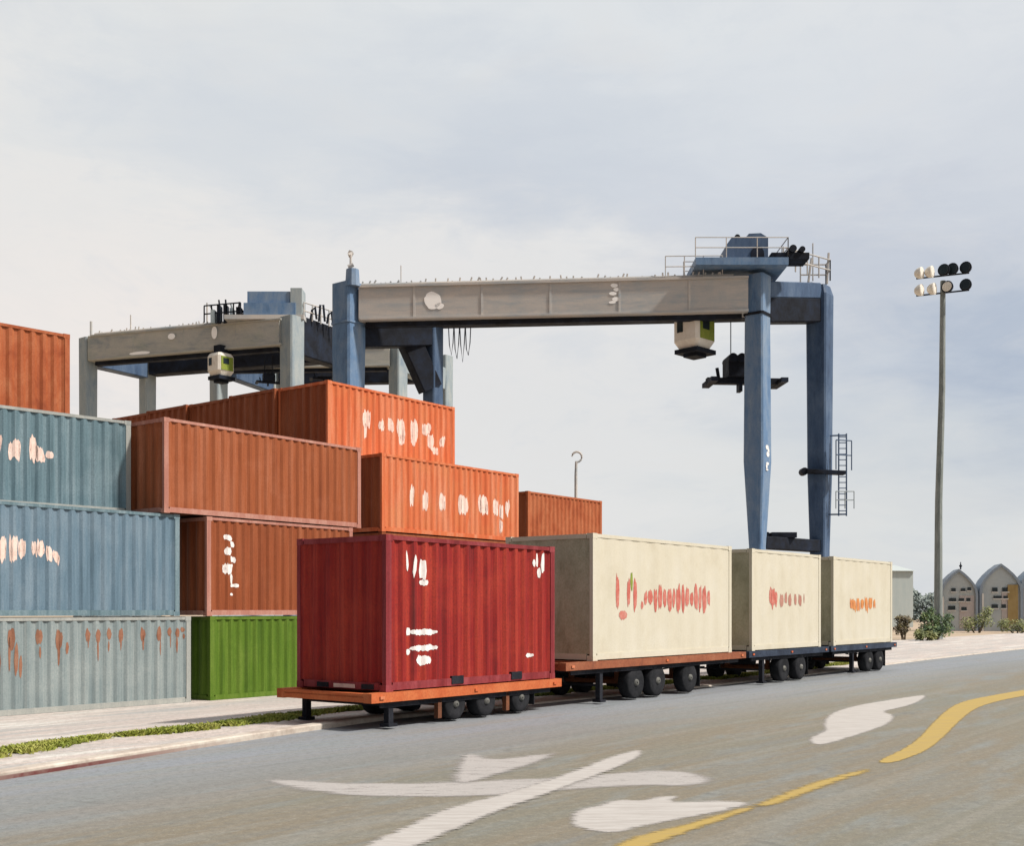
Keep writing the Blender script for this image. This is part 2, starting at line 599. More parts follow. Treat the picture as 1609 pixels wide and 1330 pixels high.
# road markings: thin painted sheets on the road, the paint thinning out towards the edges
def worn(name, base, alt, cover):
    m, t, p = material(name)
    tc = N(t, 'ShaderNodeTexCoord')
    co = tc.outputs['Object']
    ed = N(t, 'ShaderNodeAttribute', attribute_name='paint_cover')
    sm = N(t, 'ShaderNodeMapping')
    sm.inputs['Rotation'].default_value = (0, 0, -.35)
    sm.inputs['Scale'].default_value = (1.0, 7.0, 1)
    t.links.new(co, sm.inputs['Vector'])
    a = noise(t, sm.outputs[0], 1.6, 8, .75)
    b = noise(t, co, 30, 5, .85)
    c = mixc(t, ramp(t, a.outputs[0], [(.4, 0.), (.6, 1.)]), base, alt)
    t.links.new(c, p.inputs['Base Color'])
    p.inputs['Roughness'].default_value = .8
    nn = math_n(t, 'ADD', math_n(t, 'MULTIPLY', a.outputs[0], .7), math_n(t, 'MULTIPLY', b.outputs[0], .3))
    k = math_n(t, 'SUBTRACT', math_n(t, 'ADD', math_n(t, 'MULTIPLY', ed.outputs['Fac'], cover), nn), .62)
    k = math_n(t, 'MULTIPLY', k, 7.0, True)
    tr = N(t, 'ShaderNodeBsdfTransparent')
    ms = N(t, 'ShaderNodeMixShader')
    t.links.new(k, ms.inputs[0])
    t.links.new(tr.outputs[0], ms.inputs[1])
    t.links.new(p.outputs[0], ms.inputs[2])
    t.links.new(ms.outputs[0], t.nodes['Material Output'].inputs[0])
    return m


M_MARK = worn('worn_white_road_paint', (.45, .425, .40), (.36, .33, .305), .50)
M_MARKF = worn('faded_white_road_paint', (.42, .39, .37), (.33, .31, .295), .28)
M_YEL = worn('worn_yellow_road_paint', (.40, .275, .06), (.34, .24, .08), .56)


def marking(name, pts, mat, label, cat='road marking', z=.004, fade=.28):
    poly = [Vector(p) for p in pts]
    for _ in range(2):
        q_ = []
        for i in range(len(poly)):
            p, q = poly[i], poly[(i + 1) % len(poly)]
            q_ += [p.lerp(q, .25), p.lerp(q, .75)]
        poly = q_
    P = np.array([(p.x, p.y) for p in poly])
    Q = np.roll(P, -1, 0)
    st = .06
    x0, y0 = P.min(0) - .15
    x1, y1 = P.max(0) + .15
    xs, ys = np.arange(x0, x1, st), np.arange(y0, y1, st)
    G = np.stack(np.meshgrid(xs, ys, indexing='ij'), -1).reshape(-1, 2)
    dmin = np.full(len(G), 9.0)
    ins = np.zeros(len(G), bool)
    for p, q in zip(P, Q):
        d = q - p
        tt = np.clip(((G - p) @ d) / max(1e-9, d @ d), 0, 1)
        dmin = np.minimum(dmin, np.hypot(*(G - p - tt[:, None] * d).T))
        cr = (p[1] > G[:, 1]) != (q[1] > G[:, 1])
        with np.errstate(divide='ignore', invalid='ignore'):
            xx = (q[0] - p[0]) * (G[:, 1] - p[1]) / (q[1] - p[1]) + p[0]
        ins ^= cr & (G[:, 0] < xx)
    sd = np.where(ins, dmin, -dmin)
    nx_, ny_ = len(xs), len(ys)
    S2 = sd.reshape(nx_, ny_)
    idx = -np.ones((nx_, ny_), int)
    vs, fs, cov = [], [], []
    ok = S2 > -.12

    def vid(i, j):
        if idx[i, j] < 0:
            idx[i, j] = len(vs)
            vs.append((xs[i], ys[j], 0))
            cov.append(float(min(1, max(0, (S2[i, j] + .10) / fade))))
        return int(idx[i, j])
    for i in range(nx_ - 1):
        for j in range(ny_ - 1):
            if ok[i, j] and ok[i + 1, j] and ok[i, j + 1] and ok[i + 1, j + 1]:
                fs.append((vid(i, j), vid(i + 1, j), vid(i + 1, j + 1), vid(i, j + 1)))
    me = bpy.data.meshes.new(name)
    me.from_pydata(vs, [], fs)
    at = me.attributes.new('paint_cover', 'FLOAT', 'POINT')
    at.data.foreach_set('value', cov)
    me.materials.append(mat)
    o = bpy.data.objects.new(name, me)
    COL.objects.link(o)
    o.location = (0, 0, z)
    tag(o, label, cat)
    return o


marking('lane_arrow', [(-1.32, 10.2), (-1.01, 11.1), (-0.7, 12.09), (-0.03, 13.1), (0.79, 14.85), (1.42, 16.4), (1.98, 17.31), (1.82, 16.26), (1.29, 14.97), (0.56, 13.38), (-0.03, 12.17), (-0.52, 11.03), (-0.86, 10.06), (-1.31, 9.62)], M_MARK, 'long white stroke slanting up from the bottom edge across the near lane', z=.012)
marking('lane_arrow', [(-3.15, 14.18), (-2.63, 13.38), (-1.74, 12.83), (-0.74, 12.79), (0.18, 13.05), (0.71, 13.33), (1.48, 13.67), (2.23, 13.57), (2.6, 14.18), (2.37, 14.97), (1.72, 15.09), (0.77, 14.51), (-0.04, 14.24), (-1.27, 13.92), (-2.22, 14.03), (-2.89, 14.29)], M_MARKF, 'faded long white stroke lying level behind the slanting one', z=.004)
marking('lane_arrow', [(-0.85, 14.18), (-0.79, 15.4), (-0.81, 16.55), (-0.56, 16.92), (-0.26, 16.05), (0.24, 16.62), (0.81, 16.99), (0.4, 15.65), (-0.12, 14.62), (-0.35, 13.97), (-0.65, 13.77)], M_MARKF, 'small faded white arrow barb touching the top of the level stroke', z=.008)
marking('lane_arrow', [(0.55, 11.2), (0.66, 12.02), (0.89, 12.25), (1.21, 12.75), (1.4, 12.58), (1.69, 12.92), (1.93, 13.01), (1.7, 12.49), (2.06, 12.58), (2.69, 12.58), (2.23, 11.98), (1.63, 11.47), (1.27, 11.13), (0.96, 10.75), (0.73, 10.94)], M_MARK, 'short white arrow beside the start of the yellow line', z=.004)
marking('lane_arrow', [(4.76, 18.49), (5.19, 19.45), (5.52, 20.07), (5.68, 20.96), (6.44, 23.29), (7.48, 25.15), (8.92, 26.95), (10.49, 28.8), (9.32, 26.2), (8.36, 24.66), (7.65, 23.73), (7.67, 22.87), (6.99, 21.2), (6.06, 19.65), (5.3, 18.49), (4.73, 17.71)], M_MARK, 'bright white arrow on the far right part of the road', z=.004)
marking('yellow_line', [(0.85, 10.09), (1.15, 10.6), (1.57, 11.06), (1.96, 11.54), (2.29, 11.94), (2.59, 12.29), (2.58, 12.17), (2.24, 11.64), (1.82, 11.06), (1.43, 10.51), (1.08, 9.93)], M_YEL, 'near end of the thin yellow line at the bottom of the road', z=.006, fade=.30)
marking('yellow_line', [(2.58, 12.25), (2.77, 12.62), (3.1, 13.1), (3.71, 14.03), (4.3, 14.74), (4.76, 15.21), (4.63, 14.85), (4.03, 14.08), (3.4, 13.15), (2.79, 12.25)], M_YEL, 'middle stretch of faded yellow line between the white arrows', z=.006, fade=.34)
marking('yellow_line', [(5.08, 15.85), (5.84, 17.07), (6.59, 18.49), (7.77, 21.08), (9.15, 24.03), (10.41, 26.38), (11.82, 28.16), (13.54, 30.18), (14.72, 31.7), (13.9, 29.94), (12.73, 28.37), (11.23, 26.57), (9.94, 24.66), (8.73, 22.32), (7.38, 19.55), (6.39, 17.55), (5.73, 16.48), (5.16, 15.72)], M_YEL, 'bold yellow curved line sweeping away at the right', z=.006, fade=.16)

# ------------------------------------------------------------------ containers
def corr(x, flat, D):
    """trapezoid corrugation depth at x (pitch 1 repeating)"""
    x = x % 1.0
    if x < .25:
        return 0
    if x < .5:
        return D * (x - .25) / .25
    if x < .75:
        return D
    return D * (1 - (x - .75) / .25)


def panel(L, H, z0, rec, pitch, D):
    """corrugated sheet in the xz plane from -L/2..L/2 facing -y at y=rec"""
    n_ = max(1, round(L / pitch))
    pt = L / n_
    xs = [-L / 2]
    for i in range(n_):
        xs += [-L / 2 + pt * (i + f_) for f_ in (.25, .5, .75, 1.0)]
    mb = MB()
    vs, fs = [], []
    for x in xs:
        y = rec + corr((x + L / 2) / pt + 1e-6, 0, D)
        vs += [(x, y, z0), (x, y, z0 + H)]
    for i in range(len(xs) - 1):
        fs.append((2 * i, 2 * i + 2, 2 * i + 3, 2 * i + 1))
    mb.add(vs, fs)
    return mb, (lambda x: rec + corr((x + L / 2) / pt, 0, D))


def dabs(items, yf, L, H, seed=1, lift=.006, name_lettering=True):
    """brushed marks laid on the sheet: (fx, fz, width, height, slant) fractions / metres"""
    rr = random.Random(seed)
    mb = MB()
    more = []
    for fx, fz, w_, h_, sl_ in items:                       # thinner strokes crossing each dab, as lettering has
        if h_ > .22 and name_lettering:
            more.append((fx - w_ * .45 / L, fz + rr.uniform(-.02, .02), w_ * .42, h_ * rr.uniform(.8, 1.1), rr.uniform(-.3, .1)))
            more.append((fx + w_ * .40 / L, fz + rr.uniform(-.05, .04), w_ * .36, h_ * rr.uniform(.5, .9), rr.uniform(-.1, .5)))
    for fx, fz, w_, h_, sl_ in list(items) + more:
        cx, cz = (fx - .5) * L, fz * H
        st = max(4, int(w_ / .02))
        vs, fs = [], []
        jt, jb = 0, 0
        for i in range(st + 1):
            t_ = -1 + 2 * i / st
            x = cx + t_ * w_ / 2
            hh = h_ / 2 * max(0, 1 - abs(t_) ** 2.6) ** .5
            jt = .5 * jt + rr.uniform(-.11, .11) * h_
            jb = .5 * jb + rr.uniform(-.11, .11) * h_
            y = yf(x) - lift
            vs += [(x, y, cz + sl_ * t_ * h_ / 2 - hh + jb), (x, y, cz + sl_ * t_ * h_ / 2 + hh + jt)]
        for i in range(st):
            fs.append((2 * i, 2 * i + 2, 2 * i + 3, 2 * i + 1))
        mb.add(vs, fs)
    return mb


def container(label, a0, a1, b, z0, z1, mat, trim=None, width=2.44, dyaw=0, smooth=False, marks=(), name='shipping_container', group=None, pockets=False, shade_endmat=None, cat='shipping container', pivot=1):
    L, H, Wd = a1 - a0, z1 - z0 - .012, width
    # pivot: rotate about the right (1) or left (0) end of the long front edge
    c0 = ab(a1 if pivot else a0, b, z0)
    yaw = YAW + dyaw
    ux, wx = Vector((math.cos(yaw), math.sin(yaw), 0)), Vector((-math.sin(yaw), math.cos(yaw), 0))
    ctr = c0 + ux * (-L / 2 if pivot else L / 2) + wx * (Wd / 2)
    t = thing(name, label, cat, ctr, yaw, group)
    trim = trim or mat
    hl, hw = L / 2, Wd / 2
    ps = .09
    fr = MB()
    for sx in (-1, 1):
        for sy in (-1, 1):
            x0, x1 = sorted((sx * hl, sx * (hl - .14)))
            y0, y1 = sorted((sy * hw, sy * (hw - ps)))
            fr.box(x0, x1, y0, y1, .118, H - .118)
    for sy in (-1, 1):
        y0, y1 = sorted((sy * (hw - .004), sy * (hw - .07)))
        fr.box(-hl + .18, hl - .18, y0, y1, .02, .16)
        fr.box(-hl + .18, hl - .18, y0, y1, H - .09, H - .012)
    for sx in (-1, 1):
        x0, x1 = sorted((sx * (hl - .004), sx * (hl - .08)))
        fr.box(x0, x1, -hw + .18, hw - .18, .02, .15)
        fr.box(x0, x1, -hw + .18, hw - .18, H - .11, H - .012)
    fr.build('frame', trim, t)
    for sx in (-1, 1):
        for sy in (-1, 1):
            for z in (0, H - .118):
                x0, x1 = sorted((sx * (hl + .004), sx * (hl - .18)))
                y0, y1 = sorted((sy * (hw + .004), sy * (hw - .16)))
                MB().box(x0, x1, y0, y1, z, z + .118).build('corner_casting', trim, t)
    pitch, D = (.62, .010) if smooth else (.30, .045)
    iL = L - .28
    p, yf = panel(iL, H - .25, .16, -hw + .012, pitch, D)
    p.build('side_wall', mat, t)
    q, _ = panel(iL, H - .25, .16, -hw + .012, pitch, D)
    o = q.build('side_wall', mat, t)
    o.rotation_euler = (0, 0, math.pi)
    em = shade_endmat or mat  # optional darker colour that puts the shade of the ends into the paint
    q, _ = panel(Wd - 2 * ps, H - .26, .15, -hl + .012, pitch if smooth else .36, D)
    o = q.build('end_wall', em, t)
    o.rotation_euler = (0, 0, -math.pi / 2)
    # doors at the far end
    for s in (-1, 1):
        dmb = MB().box(hl - .06, hl - .02, min(s * .01, s * (hw - ps)), max(s * .01, s * (hw - ps)), .15, H - .11)
        d_ = dmb.build('door', em, t)
        for yy in (.35, .75):
            MB().tube([(hl - .002, s * yy * hw / 1.22, .1), (hl - .002, s * yy * hw / 1.22, H - .1)], .017).build('lock_rod', M_HUB, d_)
    rf = MB()
    nx = max(6, int(L / .3))
    vs, fs = [], []
    for i in range(nx * 4 + 1):
        x = -hl + .08 + (L - .16) * i / (nx * 4)
        z = H - .02 + corr(i / 4 + 1e-6, 0, -.02 if not smooth else -.004)
        vs += [(x, -hw + .07, z), (x, hw - .07, z)]
    for i in range(nx * 4):
        fs.append((2 * i, 2 * i + 2, 2 * i + 3, 2 * i + 1))
    rf.add(vs, fs)
    rf.build('roof', trim if smooth else mat, t)
    MB().box(-hl + .1, hl - .1, -hw + .08, hw - .08, .06, .14).build('floor', M_BROWNMETAL, t)
    if pockets:
        for fx in (.38, .74):
            x = -hl + L * fx
            MB().box(x - .17, x + .17, -hw - .012, -hw + .06, .05, .20).build('fork_pocket', M_BLACK, t)
        for yy in (-.70, .45):
            MB().box(-hl - .012, -hl + .06, yy - .15, yy + .15, .03, .12).build('fork_pocket', M_BLACK, t)
        MB().box(-hl - .010, -hl + .05, -.38, .16, .04, .11).build('data_plate', M_PEACH, t)
    for i, (nm, mt, items) in enumerate(marks):
        fr_ = lambda x, f=yf: min(f(max(-iL / 2, min(iL / 2, x))), 1) if abs(x) < iL / 2 else -hw
        dabs(items, fr_, L, H, seed=i * 7 + len(items) + int(a0 * 3), name_lettering=nm == 'lettering' and mt is not M_REDL).build(nm, mt, t)
    return t


FR = 'containers stacked at the front of the yard'
rs = random.Random(5)
rust = []
for f_, h_ in ((.745, .9), (.775, .30), (.805, .45), (.832, .34), (.852, .46), (.882, .30), (.893, .32), (.905, .28), (.918, .36), (.943, .33), (.962, .34), (.9745, .24), (.984, .26), (.991, .12)):
    f2 = 1 - (1 - f_) * 2.15
    rust.append((f2, .875 - h_ * .22, .17 if f_ < .98 else .13, h_, 0))
    rust.append((f2 + rs.uniform(-.003, .003), .84 - h_ * rs.uniform(.35, .6), .06, h_ * rs.uniform(1.0, 1.9), 0))
for f_, z_, h_ in ((.447, .35, 1.35), (.555, .55, .9), (.59, .58, .7), (.60, .5, .5), (.70, .66, .3), (.455, .62, .9)):
    rust.append((f_, z_, .11, h_, 0))
container('pale grey blue container streaked with rust, lowest of the blue pile at left', -12.1, 0, 0, YZ, YZ + 2.35, M_GREY, M_GREYTRIM, marks=[('rust_stain', M_RUSTST, rust)], group=FR)
container('mid blue container with cream lettering, second from the ground in the pile at left', -12.4, -.29, .1, YZ + 2.35, YZ + 5.1, M_BLUE, M_TEAL, group=FR,
          marks=[('lettering', M_PEACH, [(.492, .60, .20, .50, 0), (.520, .59, .22, .42, 0), (.505, .58, .10, .12, 0), (.575, .60, .10, .40, 0), (.592, .58, .18, .55, 0), (.615, .59, .17, .62, 0), (.632, .60, .14, .45, 0), (.658, .60, .10, .30, 0), (.672, .60, .18, .40, .2), (.690, .56, .14, .32, -.4), (.705, .54, .14, .25, -.4)])])
container('slate blue container with pale letters, third from the ground under a rust orange one', -12.6, -.98, 1.3, YZ + 5.1, YZ + 7.65, M_TEAL, M_GREYTRIM, dyaw=R(-6), group=FR,
          marks=[('lettering', M_PEACH, [(.690, .60, .28, .62, 0), (.732, .57, .26, .50, 0), (.772, .60, .18, .62, 0), (.788, .54, .22, .36, -.2), (.808, .55, .2, .18, 0)])])
container('plain rust orange container on top of the blue pile at the left edge', -12.0, -1.75, 3.0, YZ + 7.66, YZ + 10.1, M_ORANGE2, M_ORANGE2, dyaw=R(-6), group=FR)
container('leaf green container on the ground, partly behind the crimson container', .64, 6.2, 0, YZ, YZ + 2.35, M_GREEN, M_GREEN, group=FR)
container('rust brown container with upright white writing, resting on the green one', .53, 6.1, 0, YZ + 2.35, YZ + 5.1, M_RUST, M_BROWNTRIM, group=FR,
          marks=[('lettering', M_WHITE, [(.135, .80, .30, .16, -.3), (.16, .74, .16, .18, -.4), (.135, .66, .26, .22, 0), (.165, .58, .18, .18, -.4), (.135, .48, .30, .30, 0), (.155, .38, .10, .30, 0), (.175, .31, .30, .10, 0), (.155, .22, .14, .07, 0)])])
container('orange brown container with pinkish worn edges, on top of the rust brown one', -.85, 6.46, 0, YZ + 5.1, YZ + 7.65, M_BROWN, M_BROWNTRIM, group=FR)
container('bright orange container with a row of round pale letters, above the crimson one', 7.92, 15.36, .5, YZ + 5.1, YZ + 7.7, M_ORANGE, M_ORANGE, group=FR, shade_endmat=M_RUST,  # rust-brown end puts the shaded left side into the colour
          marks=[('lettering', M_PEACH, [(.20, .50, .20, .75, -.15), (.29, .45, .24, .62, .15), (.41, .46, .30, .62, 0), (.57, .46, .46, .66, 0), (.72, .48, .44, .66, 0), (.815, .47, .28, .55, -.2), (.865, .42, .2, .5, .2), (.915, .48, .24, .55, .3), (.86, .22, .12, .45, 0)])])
container('plain burnt orange container at the right end of the piles, behind cream container', 19.3, 25.0, 3, YZ + 5.1, YZ + 7.55, M_ORANGE2, M_ORANGE2, group=FR, shade_endmat=M_RUST)
top = container('topmost bright orange container with slanted white lettering on its lit side', 7.02, 13.5, 2.1, YZ + 7.7, YZ + 10.15, M_ORANGE, M_ORANGE, group='row of containers on the highest level', shade_endmat=M_RUST,
                marks=[('lettering', M_PEACH, [(.285, .57, .34, .55, -.2), (.275, .40, .14, .5, 0), (.40, .52, .24, .40, .2), (.47, .55, .26, .45, -.2), (.55, .50, .34, .72, 0), (.555, .36, .26, .34, 0), (.66, .50, .36, .85, .25), (.76, .58, .40, .40, 0), (.80, .42, .30, .60, -.2), (.835, .28, .28, .28, 0), (.90, .44, .26, .35, .1)])])
row = ['second', 'third', 'fourth', 'fifth and farthest']
protoR = None
for i in range(4):
    if protoR is None:
        o = protoR = container('x', 7.02, 13.5, 2.1, YZ + 7.7, YZ + 10.15, M_RUST, M_RUST, group='row of containers on the highest level')
    else:
        o = copy_tree(protoR)
    o.location = ab(10.26 + (-.12, .06, -.05, .1)[i], 2.1 + 1.22 + 2.5 * (i + 1), YZ + 7.7)
    o['label'] = 'rust container end on the highest level, %s behind the topmost bright orange one' % row[i]
# lower levels of the rear piles, mostly behind the trailers
container('green container on the ground behind the crimson trailer, under the row of orange ones', 7.92, 14.2, .5, YZ, YZ + 2.5, M_GREEN, M_GREEN, group=FR)
container('rust container directly beneath the bright orange one with round letters', 7.92, 15.0, .5, YZ + 2.5, YZ + 5.09, M_RUST, M_RUST, group=FR)
container('slate blue container on the ground behind the big cream trailer', 19.0, 25.0, 3, YZ, YZ + 2.5, M_TEAL, M_TEAL, group=FR)
container('rust container behind the big cream container, beneath the plain burnt orange one', 19.3, 25.0, 3, YZ + 2.5, YZ + 5.09, M_BROWN, M_BROWN, group=FR)

# on the trailers
TB = -11.8
container('dark crimson container with white code marks, standing on the nearest orange trailer', -4.72, .39, TB, .665, 3.455, M_RED, M_REDTRIM, width=2.3, pockets=True,
          marks=[('code_marks', M_WHITE, [(.115, .84, .10, .30, -.6), (.15, .80, .10, .34, .5), (.195, .78, .16, .38, 0), (.20, .70, .20, .12, 0), (.86, .87, .10, .14, 0), (.89, .88, .08, .28, 0), (.92, .86, .12, .38, .2), (.90, .80, .1, .2, 0),
                                          (.20, .375, .72, .11, -.08), (.12, .38, .14, .13, 0), (.20, .27, .74, .11, .1), (.12, .25, .12, .1, 0), (.20, .19, .46, .17, 0), (.83, .185, .28, .08, 0)])])
container('large cream container with tall red letters on the orange deck trailer', 1.85, 8.56, TB, .98, 3.83, M_CREAM, M_CREAM, smooth=True, shade_endmat=M_CREAMD, group='cream containers on trailers',
          marks=[('lettering', M_REDL, [(.155, .54, .17, .80, 0), (.19, .36, .34, .2, 0), (.225, .55, .15, .62, .1), (.27, .52, .17, .78, 0), (.315, .44, .12, .2, 0)]
                  + [(.34 + i * .0335, .50 + .012 * math.sin(i * 2.3), .17 + .05 * (i % 2), (.30, .34, .52, .60, .50, .62, .40, .64, .58, .48, .36, .60, .64, .62, .36)[i], (.2, 0, -.1)[i % 3]) for i in range(15)]),
                 ('green_lettering', M_YGREEN, [(.245, .64, .12, .42, 0)])])
container('middle cream container with small faint red lettering, in front of the crane leg', 9.79, 14.6, TB, .98, 3.83, M_CREAM, M_CREAM, smooth=True, shade_endmat=M_CREAMD, group='cream containers on trailers',
          marks=[('lettering', M_REDL, [(.255, .54, .18, .46, 0), (.29, .53, .24, .54, 0), (.33, .52, .2, .42, 0)]), ('faint_lettering', M_BROWNTRIM, [(.41, .50, .24, .34, 0), (.47, .52, .2, .30, .2), (.53, .50, .22, .36, 0), (.61, .51, .2, .30, 0), (.68, .50, .22, .34, -.1), (.74, .52, .08, .26, 0)])])
container('farthest cream container with orange lettering, at the right end of the line', 15.62, 21.0, TB, .98, 3.83, M_CREAM, M_CREAM, smooth=True, shade_endmat=M_CREAMD, group='cream containers on trailers',
          marks=[('lettering', M_ORL, [(.29, .47, .24, .32, 0), (.34, .46, .24, .36, 0), (.40, .46, .26, .40, .1), (.47, .47, .24, .32, 0), (.54, .47, .28, .42, 0), (.61, .48, .28, .34, 0), (.68, .48, .2, .30, .3)])])


# ------------------------------------------------------------------ trailers
def wheel_mb(r, w_):
    mb = MB()
    rings = []
    for y, rr_ in ((-w_ / 2, r * .62), (-w_ / 2, r * .9), (-w_ / 2 + .03, r), (w_ / 2 - .03, r), (w_ / 2, r * .9), (w_ / 2, r * .62)):
        rings.append([(rr_ * math.cos(2 * math.pi * k / 28), y, rr_ * math.sin(2 * math.pi * k / 28)) for k in range(28)])
    return mb.loft(rings)


def rim_mb(r, w_):
    mb = MB()
    rings = []
    for y, rr_ in ((-w_ / 2 + .015, r * .615), (-w_ / 2 + .05, r * .5), (-w_ / 2 + .05, r * .25), (-w_ / 2 - .03, r * .2), (-w_ / 2 - .035, r * .05)):
        rings.append([(rr_ * math.cos(2 * math.pi * k / 20), y, rr_ * math.sin(2 * math.pi * k / 20)) for k in range(20)])
    mb.loft(rings, False)
    rings = [[(x, -y, z) for x, y, z in r_2] for r_2 in rings]
    return mb.loft(rings, False)


def trailer(label, a0, a1, z, deckmat, legs, wheels, r, b=TB, width=2.44, group='parked container trailers', near_leg=None, railmat=M_BLACK):
    t = thing('flatbed_trailer', label, 'trailer', ab(a0, b, 0), YAW, group)
    L = a1 - a0
    d = MB()
    d.box(0, L, -.06, .14, z - .17, z)
    d.box(0, L, width - .14, width + .06, z - .17, z)
    k = max(3, int(L / .9))
    for i in range(k + 1):
        x = (L - .16) * i / k
        d.box(x, x + .16, .143, width - .143, z - .16, z - .008)
    d.box(0, L, .143, width - .143, z - .075, z - .055)
    d.build('deck', deckmat, t)
    c_ = MB()
    for yy in (.55, width - .55):
        c_.add([(0.5, yy - .06, z - .17), (.5, yy + .06, z - .17), (L - .2, yy + .06, z - .17), (L - .2, yy - .06, z - .17),
                (.6, yy - .06, z - .23), (.6, yy + .06, z - .23), (L - .2, yy + .06, z - .31), (L - .2, yy - .06, z - .31)],
               [(0, 1, 2, 3), (7, 6, 5, 4), (0, 4, 5, 1), (2, 6, 7, 3), (1, 5, 6, 2), (3, 7, 4, 0)])
    for i in range(4):
        x = .8 + (L - 1.4) * i / 3
        c_.box(x, x + .1, .62, width - .62, z - .26, z - .172)
    c_.box(.3, L - .3, .02, .05, z - .27, z - .172)
    c_.build('chassis', railmat, t)
    for x in legs:
        for yy in (.10, width - .10):
            m_ = MB().box(x - a0 - .06, x - a0 + .06, yy - .06, yy + .06, .10, z - .18)
            m_.box(x - a0 - .11, x - a0 + .11, yy - .11, yy + .11, .045, .10)
            m_.build('landing_leg', railmat, t)
        MB().beam((x - a0, .16, .42), (x - a0, width - .16, .42), .05, .05).build('leg_brace', railmat, t)
    if near_leg:
        for x in near_leg:
            MB().box(x - a0 - .05, x - a0 + .05, .02, .12, .10, z - .18).build('mudguard_bracket', M_BROWNMETAL, t)
    for x in (.25, L * .5, L - .25):
        MB().box(x - .05, x + .05, -.085, -.063, z - .11, z - .06).build('marker_light', M_ORANGE, t)
    if wheels:
        xf = max(wheels) - a0 + r + .14
        for yy in (.05, width - .35):
            MB().box(xf, xf + .02, yy, yy + .30, .16, z - .175).build('mud_flap', M_TYRE, t)
    for yy in (.30, width - .40):
        MB().tube([(L * .35, yy, z - .3), (L * .45, yy, z - .36), (L * .6, yy, z - .30), (L * .8, yy, z - .35)], .02, 5).build('air_hose', M_TYRE, t)
    MB().tube([(L * .36, .75, z - .34), (L * .36, 1.5, z - .34)], .12, 12).build('air_tank', railmat, t)
    axl = MB()
    for x in wheels:
        axl.tube([(x - a0, .15, r + .035), (x - a0, width - .15, r + .035)], .06)
        axl.box(x - a0 - .05, x - a0 + .05, .5, .62, r + .035, z - .2)
        axl.box(x - a0 - .05, x - a0 + .05, width - .62, width - .5, r + .035, z - .2)
    axl.build('axle', M_BROWNMETAL, t)
    for x in wheels:
        for yy in (.19, width - .19):
            wh = bpy.data.objects.new('wheel', None)
            COL.objects.link(wh)
            wh.parent = t
            wh.location = (x - a0, yy, r + .03)
            wheel_mb(r, .30).build('tyre', M_TYRE, wh, True)
            rim_mb(r, .30).build('rim', M_RIM, wh, True)
    return t


trailer('orange flatbed trailer on three small axles carrying the dark crimson container', -5.14, .56, .66, M_DECK, [-4.55], [-2.78, -1.85, -.72], .30, width=2.32, near_leg=[-3.26, -1.2])
trailer('orange deck trailer with black legs carrying the large cream container', .72, 9.3, .975, M_DECKR, [2.25], [3.75, 4.75, 6.35], .38)
trailer('navy deck trailer under the middle cream container with faint lettering', 9.5, 15.1, .975, M_DECKB, [10.6], [12.0, 13.2], .38)
trailer('navy deck trailer at the far end under the farthest cream container', 15.3, 21.3, .975, M_DECKB, [17.4], [18.9, 19.9], .38)


# ------------------------------------------------------------------ gantry cranes
def leg_mb(p, prof):
    """tapering box leg aligned to the yard: prof = [(z, size)]"""
    mb = MB()
    rings = []
    u_, w2 = U, Wv
    for z, s in prof:
        c_ = s * .08
        h_ = s / 2
        base = Vector((p[0], p[1], z))
        rings.append([base + u_ * a + w2 * b for a, b in ((-h_ + c_, -h_), (h_ - c_, -h_), (h_, -h_ + c_), (h_, h_ - c_), (h_ - c_, h_), (-h_ + c_, h_), (-h_, h_ - c_), (-h_, -h_ + c_))])
    return mb.loft(rings)


def rail_mb(pts, h_=1.0, step=1.3, r=.03, mid=True):
    mb = MB()
    pts = [Vector(p) for p in pts]
    for p, q in zip(pts, pts[1:]):
        L = (q - p).length
        k = max(1, round(L / step))
        for i in range(k + 1):
            b0 = p.lerp(q, i / k)
            mb.tube([b0, b0 + Vector((0, 0, h_))], r, 5)
        for hh in ((h_, h_ * .5) if mid else (h_,)):
            mb.tube([p + Vector((0, 0, hh)), q + Vector((0, 0, hh))], r, 5)
    return mb


